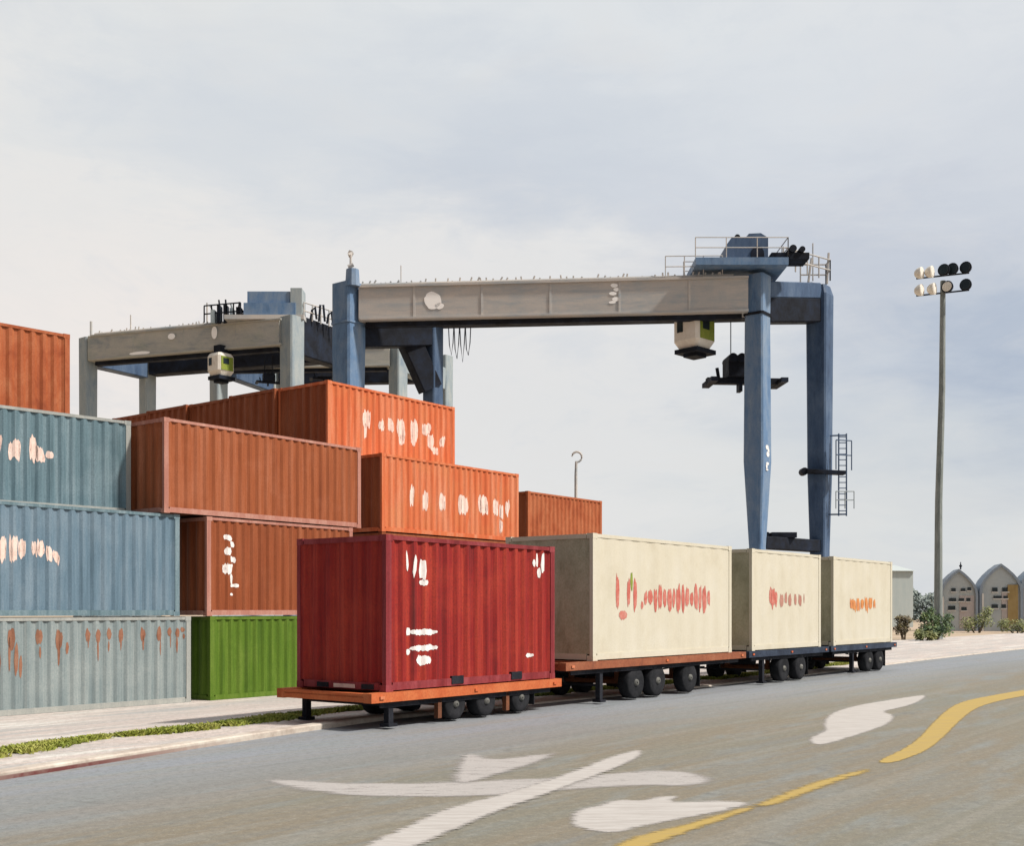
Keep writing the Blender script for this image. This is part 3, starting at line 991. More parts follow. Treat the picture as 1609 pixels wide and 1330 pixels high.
def crane(label, NL, NR, cv, zt, gh, fz, fh, gmat, lmat, legs, side, cb, farmat, group='gantry cranes over the yard'):
    """NL/NR near feet, cv vector to the far frame, zt top of near girder, fz top of far girder"""
    t = thing('gantry_crane', label, 'crane', (NL[0], NL[1], YZ), 0, group)
    org = Vector((NL[0], NL[1], YZ))
    NL, NR, cv = Vector((*NL, 0)), Vector((*NR, 0)), Vector((*cv, 0))
    gd = (NR - NL).normalized()

    def rel(mb):
        mb.v = [p - org for p in mb.v]
        return mb

    z3 = lambda p, z: Vector((p.x, p.y, z))
    # girders, butted between the legs' tops
    nl, nr = legs['nl'][-1][1] * .5, legs['nr'][-1][1] * .5
    rel(MB().beam(z3(NL + gd * nl, zt - gh / 2), z3(NR - gd * nr, zt - gh / 2), 1.3, gh)).build('girder', gmat, t)
    fl, fr_ = NL + cv, NR + cv
    rel(MB().beam(z3(fl + gd * .5, fz - fh / 2), z3(fr_ - gd * .5, fz - fh / 2), 1.1, fh)).build('far_girder', M_CDARK, t)  # dark paint puts the shaded underside band into the far girder's colour
    # dark rail added under the near girder, standing for its shaded underside
    rel(MB().beam(z3(NL + gd * (nl + .3), zt - gh - .14), z3(NR - gd * (nr + .3), zt - gh - .14), .5, .26)).build('underside_shade_rail', M_CDARK, t)
    sb = MB()
    k = int((NR - NL).length / 3.4)
    for i in range(1, k):
        c0_ = NL.lerp(NR, i / k)
        sb.beam(z3(c0_ + Vector((0, -.668, 0)), zt - gh + .05), z3(c0_ + Vector((0, -.668, 0)), zt - .05), .12, .03, up=(0, 1, 0))
    sb.beam(z3(NL + gd * (nl + .05) + Vector((0, -.70, 0)), zt - gh + .06), z3(NR - gd * (nr + .05) + Vector((0, -.70, 0)), zt - gh + .06), .14, .12)
    sb.beam(z3(NL + gd * (nl + .05) + Vector((0, -.70, 0)), zt - .07), z3(NR - gd * (nr + .05) + Vector((0, -.70, 0)), zt - .07), .14, .12)
    rel(sb).build('girder_flange', gmat, t)
    # cable tray / low rail on top
    rr = random.Random(int(abs(NL.x) * 10))
    cl = MB()
    p_, q_ = NL + gd * .8 + Vector((0, -.55, 0)), NR - gd * 1.4 + Vector((0, -.55, 0))
    L = (q_ - p_).length
    k = int(L / .32)
    for i in range(k):
        if rr.random() < .2:
            continue
        c0_ = p_.lerp(q_, (i + rr.uniform(-.2, .2)) / k)
        hh = rr.uniform(.14, .34)
        cl.tube([z3(c0_, zt - .02), z3(c0_ + gd * rr.uniform(-.08, .2), zt + hh)], .05, 5)
    cl.tube([z3(p_, zt + .06), z3(q_, zt + .06)], .09, 6)
    rel(cl).build('cable_tray', M_CGREY, t)
    for key, p, top_ in (('nl', NL, zt), ('nr', NR, zt), ('fl', fl, fz), ('fr', fr_, fz)):
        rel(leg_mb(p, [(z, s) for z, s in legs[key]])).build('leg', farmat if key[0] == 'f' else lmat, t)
    # cross beams between near and far leg tops
    for key, a_, b_ in (('l', NL, fl), ('r', NR, fr_)):
        d = (b_ - a_).normalized()
        for z0, z1, mt in cb[key]:
            dz = (fz - zt)
            rel(MB().beam(z3(a_ + d * .55, (z0 + z1) / 2), z3(b_ - d * .5, (z0 + z1) / 2 + dz), .9, z1 - z0)).build('cross_beam', mt, t)
        # tie beam above the sill and sill with bogies
        rel(MB().beam(z3(a_ + d * .4, 5.85), z3(b_ - d * .4, 5.85), .7, .7)).build('tie_beam', M_CDARK, t)
        rel(MB().beam(z3(a_ - d * 1.0, 1.35), z3(b_ + d * 1.0, 1.35), .8, .8)).build('sill_beam', lmat, t)
        for k_, s in enumerate((-.2, .2, -.2, .2)):
            base = (a_ if k_ < 2 else b_) + d * (s * 5)
            wm = wheel_mb(.55, .45)
            an = math.atan2(d.y, d.x)
            Mx = Matrix.Translation(z3(base, YZ + .57)) @ Matrix.Rotation(an, 4, 'Z')
            wm.v = [Mx @ p for p in wm.v]
            rel(wm).build('wheel', M_TYRE, t, True)
    return t, org


def cabin(t, org, p, w_, h_, yaw):
    """operator cabin hung under the girder"""
    p = Vector(p) - org
    Mx = Matrix.Translation(p) @ Matrix.Rotation(yaw, 4, 'Z')
    x = w_ / 2
    body = MB()
    prof = [(-h_ / 2, .72), (-h_ * .28, 1.0), (h_ * .36, 1.0), (h_ / 2, .82)]
    rings = [[(x * s * a, x * s * b, z) for a, b in ((-1, -.8), (-.8, -1), (.8, -1), (1, -.8), (1, .8), (.8, 1), (-.8, 1), (-1, .8))] for z, s in prof]
    body.loft(rings, True, Mx)
    c_ = body.build('cabin', M_CABW, t)
    g_ = MB()
    g_.box(-x * .75, x * .75, -x - .03, -x - .004, -h_ * .27, h_ * .33, Mx)
    g_.build('side_panel', M_YGREEN, c_)
    w2 = MB()
    w2.box(-x * .5, x * .2, -x - .045, -x - .033, 0, h_ * .25, Mx)
    w2.box(-x - .03, -x - .004, x * .15, x * .6, -h_ * .05, h_ * .28, Mx)
    w2.build('window', M_GLASS, c_)
    f2 = MB()
    f2.box(-x * .9, x * 1.1, -x * .9, x * .9, -h_ * .5 - .24, -h_ * .5 - .003, Mx)
    f2.box(-x * .5, x * .6, -x * .5, x * .5, -h_ * .5 - .42, -h_ * .5 - .243, Mx)
    f2.build('cabin_floor', M_CDARK, c_)
    MB().box(-x * .5, x * .5, -x * .5, x * .5, h_ * .5 + .003, h_ * .5 + .55, Mx).build('cabin_hanger', M_CDARK, c_)
    return c_


# front crane
L1 = dict(nl=[(YZ + 1.0, .8), (5.6, .8), (10, 1.25), (17, 1.42), (20.6, 1.42)], nr=[(YZ + 1.0, .72), (5.6, .72), (10.3, 1.18), (18, 1.08), (20.5, 1.15)],
          fl=[(YZ + 1.0, .8), (5.6, .8), (10, .9), (20.9, .95)], fr=[(YZ + 1.0, .9), (5.6, .9), (10, 1.12), (20.5, 1.25), (21.05, .95)])
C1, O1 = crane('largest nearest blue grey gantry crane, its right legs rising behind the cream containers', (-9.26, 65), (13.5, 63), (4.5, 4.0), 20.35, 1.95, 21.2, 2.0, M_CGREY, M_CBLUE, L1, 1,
               dict(l=[(17.1, 20.2, M_CDARK)], r=[(19.35, 20.25, M_CNAVYSHADE), (18.0, 19.34, M_CDARK)]), M_CNAVYSHADE)  # far legs and lower right beam darkened: shade and underside put into colour


def part(mb, name, mat, t, org, smooth=False):
    mb.v = [p - org for p in mb.v]
    return mb.build(name, mat, t, smooth)


# rounded caps of the legs
part(MB().tube([(-8.95, 64.3, 20.3), (-8.95, 64.3, 21.25)], [.42, .36], 10), 'leg_cap', M_CBLUE, C1, O1)
# white emblem disc and numerals painted on the girder face
fy = 64.9 - 1.2 * (1 / 22.8)


def girder_y(x):
    return 65 - 2 * (x + 9.26) / 22.76 - .655


def face_dabs(items, name, mat):
    mb = MB()
    rr = random.Random(4)
    for cx, cz, w_, h_ in items:
        vs = [(cx, girder_y(cx) - .02, cz)]
        for k in range(22):
            a_ = 2 * math.pi * k / 22
            j = 1 + rr.uniform(-.09, .09)
            x = cx + w_ / 2 * math.cos(a_) * j
            vs.append((x, girder_y(x) - .02, cz + h_ / 2 * math.sin(a_) * j))
        mb.add(vs, [(0, k + 1, (k + 1) % 22 + 1) for k in range(22)])
    part(mb, name, mat, C1, O1)


face_dabs([(-4.42, 19.42, 1.0, .95), (-4.05, 19.1, .5, .35)], 'emblem', M_EMBL)
face_dabs([(5.62, 20.0, .42, .22), (5.75, 19.78, .34, .2), (5.55, 19.56, .42, .2), (5.72, 19.25, .40, .24), (5.52, 19.08, .4, .16)], 'numeral', M_EMBL)
# numeral 2 on the near right leg, on the lit face
nb = MB()
for cz, w_, h_, du in ((11.03, .36, .26, -.05), (10.86, .22, .26, .12), (10.66, .36, .3, .05), (10.14, .34, .16, .0), (9.98, .2, .26, -.1), (9.80, .3, .1, -.05)):
    c0_ = Vector((13.5, 63, cz)) - Wv * .60 + U * du
    vs = [c0_] + [c0_ + U * (w_ / 2 * math.cos(k * .449)) + Vector((0, 0, h_ / 2 * math.sin(k * .449))) for k in range(14)]
    nb.add(vs, [(0, k + 1, (k + 1) % 14 + 1) for k in range(14)])
part(nb, 'numeral', M_WHITE, C1, O1)

part(leg_mb((13.5, 63), [(18.28, 1.2), (18.42, 1.2)]), 'leg_flange', M_CDARK, C1, O1)
part(leg_mb((-9.26, 65), [(18.28, 1.52), (18.40, 1.52)]), 'leg_flange', M_CBLUE, C1, O1)
# trolley with machinery house on top at the right
tp = MB()
tp.box(9.9, 14.9, 61.7, 66.2, 20.75, 21.15)
part(tp, 'trolley_platform', M_CBLUE, C1, O1)
mh = MB()
mh.loft([[(11.75, y, 21.153), (14.0, y, 21.153), (14.0, y, 22.5), (13.6, y, 22.75), (12.95, y, 22.72), (12.8, y, 22.55), (12.0, y, 22.5), (11.75, y, 22.15)] for y in (62.6, 64.8)])
part(mh, 'machinery_house', M_CNAVYSHADE, C1, O1)
ar = MB()
arc = [(13.05 + .72 * .5 + .36 * math.cos(k * math.pi / 8), 21.6 + .42 * math.sin(k * math.pi / 8)) for k in range(9)]
ar.loft([[(13.77, y, 21.17)] + [(x, y, z) for x, z in arc] + [(13.05, y, 21.17)] for y in (62.54, 62.595)])
part(ar, 'doorway', M_CDARK, C1, O1)
for cx, cy0, cy1, cz, r_d in ((12.4, 63.0, 64.2, 22.66, .16), (15.2, 61.9, 63.5, 21.70, .2), (15.7, 61.9, 63.5, 21.66, .16)):
    part(MB().tube([(cx, cy0, cz), (cx, cy1, cz)], r_d, 16), 'cable_drum', M_CDARK, C1, O1)
part(MB().box(14.05, 16.1, 62.0, 63.4, 21.16, 21.5), 'drum_bed', M_CDARK, C1, O1)
part(rail_mb([(9.9, 61.8, 21.15), (14.9, 61.8, 21.15), (14.9, 66.1, 21.15), (9.9, 66.1, 21.15)], 1.1, 1.5), 'handrail', M_CGREY, C1, O1)
part(rail_mb([(8.4, 62.7, 20.36), (11.5, 62.6, 20.36)], 1.15, 1.1), 'handrail', M_CGREY, C1, O1)
part(rail_mb([(15.0, 63.3, 21.0), (18.5, 66.6, 21.3), (18.5, 67.5, 21.3), (17.0, 67.5, 21.3)], 1.2, 1.2, .045), 'handrail', M_CGREY, C1, O1)
for p_, q_, rd in (((17.6, 67, 21.4), (17.6, 67, 23.6), .04), ((18.4, 66.9, 21.2), (18.5, 66.9, 23.0), .07), ((17.3, 66.9, 21.2), (17.5, 66.9, 22.7), .07)):
    part(MB().tube([p_, q_], rd, 5), 'mast', M_CGREY, C1, O1)
part(MB().tube([(-9.15, 65, 20.6), (-9.15, 65, 22.3)], .07, 6).tube([(-9.3, 65, 21.6), (-9.0, 65, 21.75)], .12, 6).add(*[([(-9.15 + .18 * math.cos(k), 65 + .12 * math.sin(k * 2), 22.35 + .22 * math.sin(k)) for k in range(6)]), [tuple(range(6))]]), 'mast_lamp', M_CGREY, C1, O1)
part(MB().tube([(-6.3, 65, 20.3), (-6.3, 65, 21.7)], .03, 5), 'mast', M_CGREY, C1, O1)
cabin(C1, O1, (10.25, 64.4, 17.75), 1.75, 2.0, YAW - R(8))
# knee at the far left leg and loops of cable hanging from the girder
part(MB().beam((-6.2, 68.1, 18.3), (-4.9, 68.8, 15.4), .9, 1.3), 'knee', M_CDARK, C1, O1)
for i in range(4):
    x = -3.7 + i * .33
    part(MB().tube([(x, 66.8, 18.6), (x + .05, 66.8, 17.6 - .25 * (i % 2)), (x + .16, 66.8, 17.0 - .2 * (i % 3)), (x + .26, 66.8, 17.7), (x + .3, 66.8, 18.6)], .03, 5), 'festoon_cable', M_CDARK, C1, O1)
# access platforms, ladder and lamp arm on the far right leg
lad = MB()
for x in (19.0, 19.45):
    lad.tube([(x, 66.6, 7.6), (x, 66.6, 12.4)], .045, 5)
for i in range(14):
    lad.tube([(19.0, 66.6, 7.9 + i * .33), (19.45, 66.6, 7.9 + i * .33)], .03, 5)
lad.tube([(18.5, 66.8, 12.3), (19.45, 66.6, 12.3)], .05, 5)
lad.tube([(18.5, 66.8, 7.7), (19.45, 66.6, 7.7)], .05, 5)
part(lad, 'ladder', M_CNAVYSHADE, C1, O1)
part(MB().beam((17.0, 66.2, 10.15), (19.2, 66.2, 10.05), .6, .22).tube([(16.9, 66.1, 10.15), (16.9, 66.7, 10.15)], .22, 10), 'platform', M_CDARK, C1, O1)
part(rail_mb([(18.7, 66.1, 10.25), (19.6, 66.1, 10.2)], 1.7, .65, .035), 'platform_cage', M_CNAVYSHADE, C1, O1)
part(rail_mb([(18.75, 66.3, 8.0), (19.8, 66.3, 8.0)], 1.0, .5, .03), 'platform_cage', M_CPALE, C1, O1)
# power pack on the tie beam
part(MB().box(14.6, 16.0, 64.3, 65.4, 6.203, 6.5).tube([(14.4, 64.6, 6.36), (14.4, 65.6, 6.36)], .18, 10), 'power_pack', M_CDARK, C1, O1)


# spreaders hang on ropes: things of their own
def spreader(label, loc, yaw, s=1.0, rope=2.0, mat=M_CDARK):
    t = thing('lifting_spreader', label, 'spreader', loc, yaw, 'spreaders hanging from the cranes')
    f_ = MB()
    f_.beam((-1.7 * s, 0, .25 * s), (2.7 * s, 0, .25 * s), .5 * s, .34 * s)
    f_.box(-1.7 * s, -1.3 * s, -1.1 * s, 1.1 * s, .05 * s, .3 * s)
    f_.box(2.3 * s, 2.7 * s, -1.1 * s, 1.1 * s, .05 * s, .3 * s)
    f_.build('spreader_frame', mat, t)
    h_ = MB()
    h_.box(-.6 * s, 1.3 * s, -.7 * s, .7 * s, .43 * s, 1.35 * s)
    h_.box(-.4 * s, 1.0 * s, -.5 * s, .5 * s, 1.353 * s, 1.65 * s)
    h_.build('head_block', mat, t)
    for x in (-.35, .15, .65, 1.0):
        MB().tube([(x * s, -.76 * s, 1.45 * s), (x * s, .76 * s, 1.45 * s)], .26 * s, 14).build('sheave', mat, t)
    MB().tube([(-1.0 * s, 0, .4 * s), (-1.1 * s, 0, 1.0 * s)], .1 * s, 6).build('guide_arm', mat, t)
    MB().box(.1 * s, .3 * s, -.3 * s, .3 * s, -.35 * s, .08 * s).build('twist_lock', mat, t)
    for x in (-.3, .9):
        MB().tube([(x * s, 0, 1.6 * s), (x * s, 0, (1.6 + rope) * s)], .03, 5).build('hoist_rope', M_CDARK, t)
    return t


spreader('black spreader hanging beside the right leg of the nearest crane', (12.75, 65.2, 14.9), R(4), 1.0, 3.2)
spreader('small black spreader hanging from the left crane just above the orange row', (-16.6, 77.5, 17.45), R(20), .42, 3.2)
spreader('small dark spreader seen between the dark crane leg and the pale crane leg', (-15.4, 93.0, 20.8), R(10), .6, 1.6)

# rear crane, left
L2 = dict(nl=[(YZ + 1, .85), (6, .85), (21.1, .95)], nr=[(YZ + 1, .9), (6, .9), (12, 1.15), (21.3, 1.2)], fl=[(YZ + 1, .8), (21, .95)], fr=[(YZ + 1, .8), (21.5, .95)])
C2, O2 = crane('grey sage gantry crane at far left, half hidden by the container piles', (-29.6, 80), (-14.4, 75), (2.4, 5.5), 21.15, 1.75, 21.3, 1.7, M_CPALEG, M_CPALE, L2, 1,
               dict(l=[(19.2, 20.7, M_CNAVYSHADE)], r=[(18.9, 21.5, M_CDARK)]), M_CPALE)
part(MB().box(-17.6, -14.2, 75.1, 77.6, 21.45, 22.3).box(-17.4, -14.6, 75.3, 77.4, 22.303, 23.1), 'machinery_house', M_CBLUE, C2, O2)
part(MB().box(-18.8, -13.6, 74.8, 77.9, 21.16, 21.447), 'trolley_platform', M_CGREY, C2, O2)
part(MB().box(-14.55, -13.8, 75.2, 76.6, 21.45, 23.3), 'winch_box', M_CPALE, C2, O2)
rr2 = random.Random(9)
for i in range(7):
    x = -19.9 + i * .42
    hh = rr2.uniform(.5, 1.3)
    part(MB().box(x, x + rr2.uniform(.2, .4), 75.6, 76.3, 21.1, 21.1 + hh).tube([(x + .1, 75.9, 21.1 + hh), (x + rr2.uniform(-.2, .3), 75.9, 21.5 + hh)], .06, 5), 'electrical_cabinet', M_CDARK if i % 3 else M_CPALE, C2, O2)
for i in range(5):
    x = -13.4 + i * .45
    part(MB().tube([(x, 76.2 + i * .6, 21.5), (x + .1, 76.2 + i * .6, 22.1 + .5 * (i % 2)), (x + .3, 76.2 + i * .6, 22.3 + .3 * (i % 2)), (x + .4, 76.2 + i * .6, 21.5)], .08, 6), 'cable_loop', M_CDARK, C2, O2)
part(rail_mb([(-20.4, 75.9, 21.2), (-18.8, 75.4, 21.2), (-17.8, 75.1, 21.2)], 1.1, .5, .05), 'handrail', M_CDARK, C2, O2)
part(rail_mb([(-13.7, 75.4, 21.3), (-11.6, 79.5, 21.5)], 1.1, .9, .05), 'handrail', M_CGREY, C2, O2)
for p_, q_, rd in (((-20.5, 77, 20.9), (-20.5, 77, 22.8), .06), ((-29.4, 80, 21), (-29.4, 80, 22.3), .1), ((-26.3, 79, 21), (-26.3, 79, 22.5), .05)):
    part(MB().tube([p_, q_], rd, 5), 'mast', M_CGREY, C2, O2)
fd = MB()
for cx, cz, w_, h_ in ((-22.9, 20.55, .55, .42), (-19.75, 20.55, .42, .85), (-25.3, 19.6, 1.6, .25)):
    gy = 80 - 5 * (cx + 29.6) / 15.2 - .72
    vs = [(cx, gy - .05, cz)] + [(cx + w_ / 2 * math.cos(k * .449), gy - .05 - w_ / 2 * math.cos(k * .449) * .33, cz + h_ / 2 * math.sin(k * .449)) for k in range(14)]
    fd.add(vs, [(0, k + 1, (k + 1) % 14 + 1) for k in range(14)])
part(fd, 'painted_mark', M_EMBL, C2, O2)
cabin(C2, O2, (-19.3, 75.9, 18.35), 1.3, 1.5, YAW)

# third crane, farthest
L3 = dict(nl=[(YZ + 1, .9), (23.2, 1.1)], nr=[(YZ + 1, .9), (23.0, 1.15)], fl=[(YZ + 1, .9), (23.2, 1.0)], fr=[(YZ + 1, .9), (23.2, 1.0)])
C3, O3 = crane('farthest pale sage gantry crane seen between the two nearer cranes', (-23.3, 91), (-8.95, 90), (3.4, 5), 23.1, 1.9, 22.6, 1.6, M_CPALEG, M_CPALE, L3, 1,
               dict(l=[(20.8, 22.6, M_CNAVYSHADE)], r=[(20.8, 22.6, M_CPALE)]), M_CPALE)


# ------------------------------------------------------------------ lamps
def high_mast():
    t = thing('floodlight_mast', 'tall grey floodlight mast with a cluster of round lamps at far right', 'floodlight mast', (37.2, 100, YZ))
    MB().tube([(0, 0, 0), (0, 0, 1.2), (.05, 0, 12), (.35, 0, 22), (.42, 0, 31.3)], [.42, .36, .31, .27, .22], 10).build('pole', paint('galvanised_mast', (.20, .22, .21), (.36, .38, .36), (.09, .11, .11), (6, 6, .8)), t)
    m = MB()
    for z in (30.0, 31.5):
        m.beam((-1.9, 0, z), (2.7, 0, z + .5), .12, .12)
    m.beam((.42, 0, 29.6), (.42, 0, 32.1), .2, .2)
    m.build('cross_arm', M_CDARK, t)
    k = 0
    for z, xs in ((30.35, (-1.85, -.75, .75, 2.35)), (31.85, (-1.85, -.95, .45, 1.2, 2.35))):
        for x in xs:
            yw = R(180 + 35) if x < 0 else R(30)
            lit = x < -.5
            Mx = Matrix.Translation(Vector((x, -.35, z + (x + 1.9) * .11))) @ Matrix.Rotation(R(50) if x < 0 else R(-40), 4, 'Z')
            h_ = MB()
            rings = []
            for y, r_2 in ((-.34, .50), (-.30, .52), (0, .46), (.26, .28), (.34, .10)):
                rings.append([(r_2 * math.cos(2 * math.pi * q / 16), y, r_2 * math.sin(2 * math.pi * q / 16)) for q in range(16)])
            h_.loft(rings, True, Mx)
            lh = h_.build('lamp_head', M_CABW if lit else M_CDARK, t, False)
            g_ = MB().loft([[(r_2 * math.cos(2 * math.pi * q / 16), y, r_2 * math.sin(2 * math.pi * q / 16)) for q in range(16)] for y, r_2 in ((-.345, .42), (-.37, .40))], True, Mx)
            g_.build('lens', M_CABW if (lit or x in (-.75, .75)) else M_GLASS, lh)
    return t


high_mast()
t = thing('street_lamp', 'thin grey street lamp with a looped head behind the orange piles', 'street lamp', (3.35, 60, YZ))
MB().tube([(0, 0, 0), (0, 0, 9.6), (.02, 0, 10.3)], [.11, .08, .07], 8).build('pole', M_CGREY, t)
MB().tube([(.0 + .26 * math.cos(a_) + .05, 0, 10.55 + .27 * math.sin(a_)) for a_ in [q * math.pi / 7 - 1.9 for q in range(12)]], .06, 6).build('lamp_head', M_CGREY, t)


# ------------------------------------------------------------------ arched buildings far right
M_DOMEB = paint('hazy_blue_wall', (.42, .46, .47), (.52, .54, .52), (.34, .40, .43), (.6, .6, .5))
M_DOMET = paint('pale_trim', (.60, .58, .54), (.66, .62, .6), (.5, .48, .46))
M_PINKW = paint('pinkish_render', (.46, .41, .39), (.54, .47, .45), (.38, .37, .36), (.6, .6, .5))
M_OCHRE = paint('ochre_wall', (.36, .25, .10), (.44, .33, .18), (.25, .17, .07), (1, 1, .5))
M_SHEDD = paint('slate_blue_roof', (.24, .285, .34), (.32, .36, .39), (.18, .22, .28))


def arch_pts(w_, hs, ht, n_=10, point=.5):
    pts = [(-w_ / 2, 0)]
    for k in range(n_ + 1):
        a_ = math.pi * k / n_
        x = -w_ / 2 * math.cos(a_)
        z = hs + (ht - hs) * (math.sin(a_) ** .8 * (1 - point) + point * (1 - abs(math.cos(a_))))
        pts.append((x, z))
    pts.append((w_ / 2, 0))
    return pts


def arched_house(label, x, y, w_, hs, ht, windows, ochre=None, finial=True, ang=R(-13)):
    t = thing('arched_building', label, 'building', (x, y, YZ), ang, 'arched buildings beyond the road')
    pts = arch_pts(w_, hs, ht)
    MB().loft([[(px, yy, pz) for px, pz in pts] for yy in (0, 4)]).build('wall', M_DOMEB, t)
    o_, i_ = arch_pts(w_ + .5, hs, ht + .25), arch_pts(w_ - .1, hs, ht - .1)
    rf = MB()
    k = len(o_)
    vs = [(px, yy, pz) for yy in (-.25, 4.2) for px, pz in o_] + [(px, yy, pz) for yy in (-.25, 4.2) for px, pz in i_]
    fs = []
    for j in range(k - 1):
        fs += [(j, j + 1, k + j + 1, k + j), (2 * k + j, 2 * k + j + 1, j + 1, j)]
    rf.add(vs, fs)
    rf.build('roof', M_SHEDD, t)
    MB().box(-w_ / 2 + .02, -w_ / 2 + .25, -.30, -.252, 0, hs * .95).build('trim', M_DOMET, t)
    MB().box(w_ * .02, w_ * .45, -.06, -.003, .3, hs * .98).build('panel', M_PINKW, t)
    if ochre:
        MB().box(ochre[0], ochre[1], -.16, -.063, .9, ochre[2]).build('ochre_panel', M_OCHRE, t)
    for wx, wz, ww, wh in windows:
        fmb = MB().box(wx - ww / 2, wx + ww / 2, -.12, -.064, wz - wh / 2, wz + wh / 2)
        wn = fmb.build('window', M_GLASS, t)
        MB().box(wx - ww / 2 - .08, wx + ww / 2 + .08, -.2, -.064, wz - wh / 2 - .12, wz - wh / 2 - .003).build('sill', M_DOMET, wn)
    if finial:
        MB().tube([(.3, .5, ht + .2), (.3, .5, ht + 1.1)], [.10, .05], 6).tube([(.3, .5, ht + .45), (.3, .5, ht + .62), (.3, .5, ht + .8)], [.08, .2, .08], 8).build('finial', M_CDARK, t)


arched_house('small arched blue grey building with a finial, beside the floodlight mast', 54.2, 139, 3.9, 4.4, 7.3,
             [(-.6, 5.0, .5, .4), (.5, 5.0, .5, .35), (1.2, 5.1, .4, .35), (-.7, 3.8, .8, .4), (.3, 3.8, .6, .35), (1.1, 3.8, .45, .4), (-.8, 2.8, .8, .5), (.6, 2.7, .6, .4)])
arched_house('arched blue grey building with an ochre panel, second from the mast', 58.9, 138, 4.4, 4.8, 7.9,
             [(-.7, 5.0, .6, .5), (.5, 5.0, .7, .5), (-.4, 4.1, .9, .3), (.5, 4.1, .5, .3), (-.7, 3.0, .7, .45), (.3, 3.0, .5, .45)], ochre=(.75, 1.9, 5.6), finial=False)
arched_house('arched blue grey building cut off by the right edge of the picture', 63.6, 137, 4.6, 5.6, 8.0,
             [(-.9, 6.0, .7, .5), (.6, 6.0, .7, .5), (-1.2, 4.4, .9, .4), (.4, 4.4, .8, .4), (-.8, 3.0, .6, .45)], finial=False)
# long pale shed behind the mast
sh = thing('storage_shed', 'long pale grey green shed behind the floodlight mast and the bushes', 'shed', (52, 170, YZ), R(8))
MB().box(-14, 8, 0, 14, 0, 8.4).build('wall', paint('pale_sage_cladding', (.40, .45, .44), (.47, .50, .48), (.34, .40, .41), (1.5, 1.5, .15)), sh)
MB().loft([[(x, -.4, 8.403), (x, 14.4, 8.403), (x, 7, 9.6)] for x in (-14.3, 8.3)]).build('roof', paint('pale_roof_sheet', (.44, .48, .47), (.5, .53, .52), (.38, .43, .43)), sh)
for x in (-11, -6, -1):
    MB().box(x, x + 2.6, -.06, -.003, .1, 3.4).build('shutter', M_DOMEB, sh)


# ------------------------------------------------------------------ bushes
def leaf_mat(name, base, light, dark):
    m, t, p = material(name)
    tc = N(t, 'ShaderNodeTexCoord')
    a = noise(t, tc.outputs['Object'], 1.6, 4, .6)
    c = ramp(t, a.outputs[0], [(.35, dark), (.5, base), (.65, light)])
    t.links.new(c, p.inputs['Base Color'])
    p.inputs['Roughness'].default_value = .7
    return m


M_LEAF = leaf_mat('dark_green_leaves', (.06, .11, .035), (.15, .19, .05), (.03, .06, .035))
M_LEAFY = leaf_mat('yellow_green_leaves', (.17, .19, .06), (.27, .26, .09), (.09, .11, .05))
M_LEAFB = leaf_mat('brown_green_leaves', (.12, .09, .05), (.2, .17, .06), (.06, .05, .03))
M_BARK = paint('bark', (.12, .09, .06), (.2, .16, .12), (.06, .04, .03))


def bush(label, x, y, clumps, mat, seed, cnt=900):
    t = thing('bush', label, 'bush', (x, y, YZ), 0, 'bushes in front of the far buildings')
    rr = random.Random(seed)
    lf, st = MB(), MB()
    tot = sum(c_[3] ** 2 for c_ in clumps)
    for cx, cy, cz, r in clumps:
        st.tube([(cx * .3, cy * .3, 0), (cx * .8, cy * .8, cz * .6), (cx, cy, cz)], [.09, .06, .02], 5)
        for _ in range(int(cnt * r * r / tot)):
            d = Vector((rr.gauss(0, 1), rr.gauss(0, 1), rr.gauss(0, 1))).normalized() * (r * rr.uniform(.35, 1.08))
            p = Vector((cx, cy, cz)) + Vector((d.x, d.y, d.z * .85))
            if p.z < .03:
                continue
            a_ = Vector((rr.uniform(-1, 1), rr.uniform(-1, 1), rr.uniform(-1, 1))).normalized()
            b_ = a_.orthogonal().normalized()
            s = rr.uniform(.08, .19)
            lf.add([p - a_ * s, p + b_ * s * .5, p + a_ * s, p - b_ * s * .5], [(0, 1, 2, 3)])
    st.build('stem', M_BARK, t)
    lf.build('foliage', mat, t)


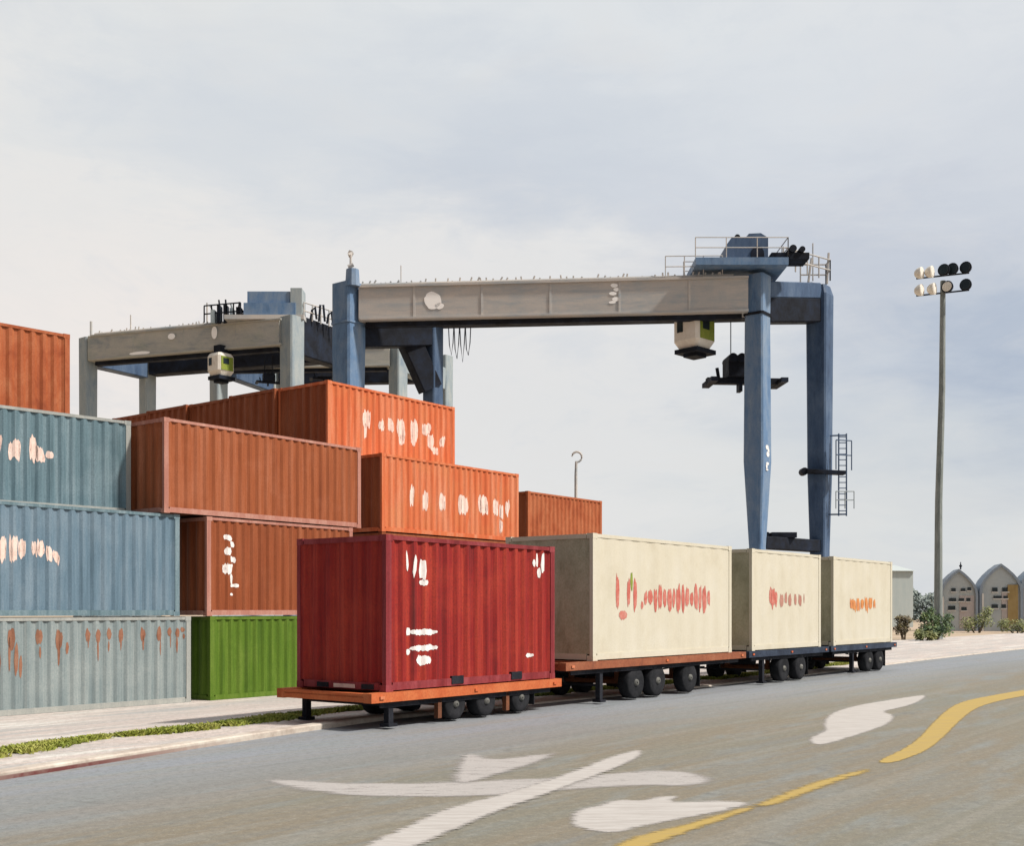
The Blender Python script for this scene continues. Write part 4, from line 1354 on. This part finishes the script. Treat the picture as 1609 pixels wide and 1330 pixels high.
bush('dark green bush at the foot of the floodlight mast', 35.6, 97, [(-.2, 0, .9, 1.0), (.9, 0, 1.0, .9), (-.5, 0, 2.0, .55), (.3, .2, 1.8, .6), (1.3, 0, 1.9, .5), (-.1, 0, 2.5, .35)], M_LEAF, 1, 1500)
bush('low yellow green bush left of the dark one near the mast', 34.0, 94.5, [(-.3, 0, .5, .55), (.6, 0, .45, .5)], M_LEAFY, 2, 500)
bush('brownish bush beside the right end of the farthest cream container', 33.2, 97, [(-.2, 0, 1.0, .7), (.2, 0, 1.7, .5), (-.4, 0, 1.8, .4)], M_LEAFB, 3, 600)
bush('olive bush between the first two arched buildings', 51.9, 128, [(-.8, 0, 1.0, 1.0), (.8, 0, 1.4, 1.1), (1.2, 0, 2.4, .7)], M_LEAFY, 4, 1000)
bush('wide low olive bush in front of the ochre panelled building', 55.5, 126, [(-1.2, 0, .9, .9), (.3, 0, .8, .9), (1.5, 0, .6, .7)], M_LEAFY, 5, 900)

# belt of trees on the skyline, haze put into the leaf colour
def distant_trees():
    rr = random.Random(21)
    mb = MB()
    x = 66
    while x < 150:
        hh = rr.uniform(5.5, 9.5)
        w_ = rr.uniform(3, 6)
        y = 250 + rr.uniform(-8, 8)
        for _ in range(420):
            u1, v1 = rr.gauss(0, .45), rr.random() ** .8
            px, pz = x + u1 * w_, YZ + v1 * hh * max(.15, 1 - .35 * u1 * u1)
            a_ = Vector((rr.uniform(-1, 1), rr.uniform(-1, 1), rr.uniform(-1, 1))).normalized()
            b_ = a_.orthogonal().normalized()
            q = rr.uniform(.3, .75)
            p = Vector((px, y + rr.uniform(-2, 2), max(pz, YZ + .1)))
            mb.add([p - a_ * q, p + b_ * q * .6, p + a_ * q, p - b_ * q * .6], [(0, 1, 2, 3)])
        x += w_ * .75
    o = mb.build('distant_trees', leaf_mat('hazed_far_leaves', (.17, .21, .19), (.26, .29, .26), (.11, .145, .15)))
    tag(o, 'far grey green belt of trees on the skyline behind the arched buildings', 'trees', kind='stuff')


distant_trees()
S.render.film_transparent = False
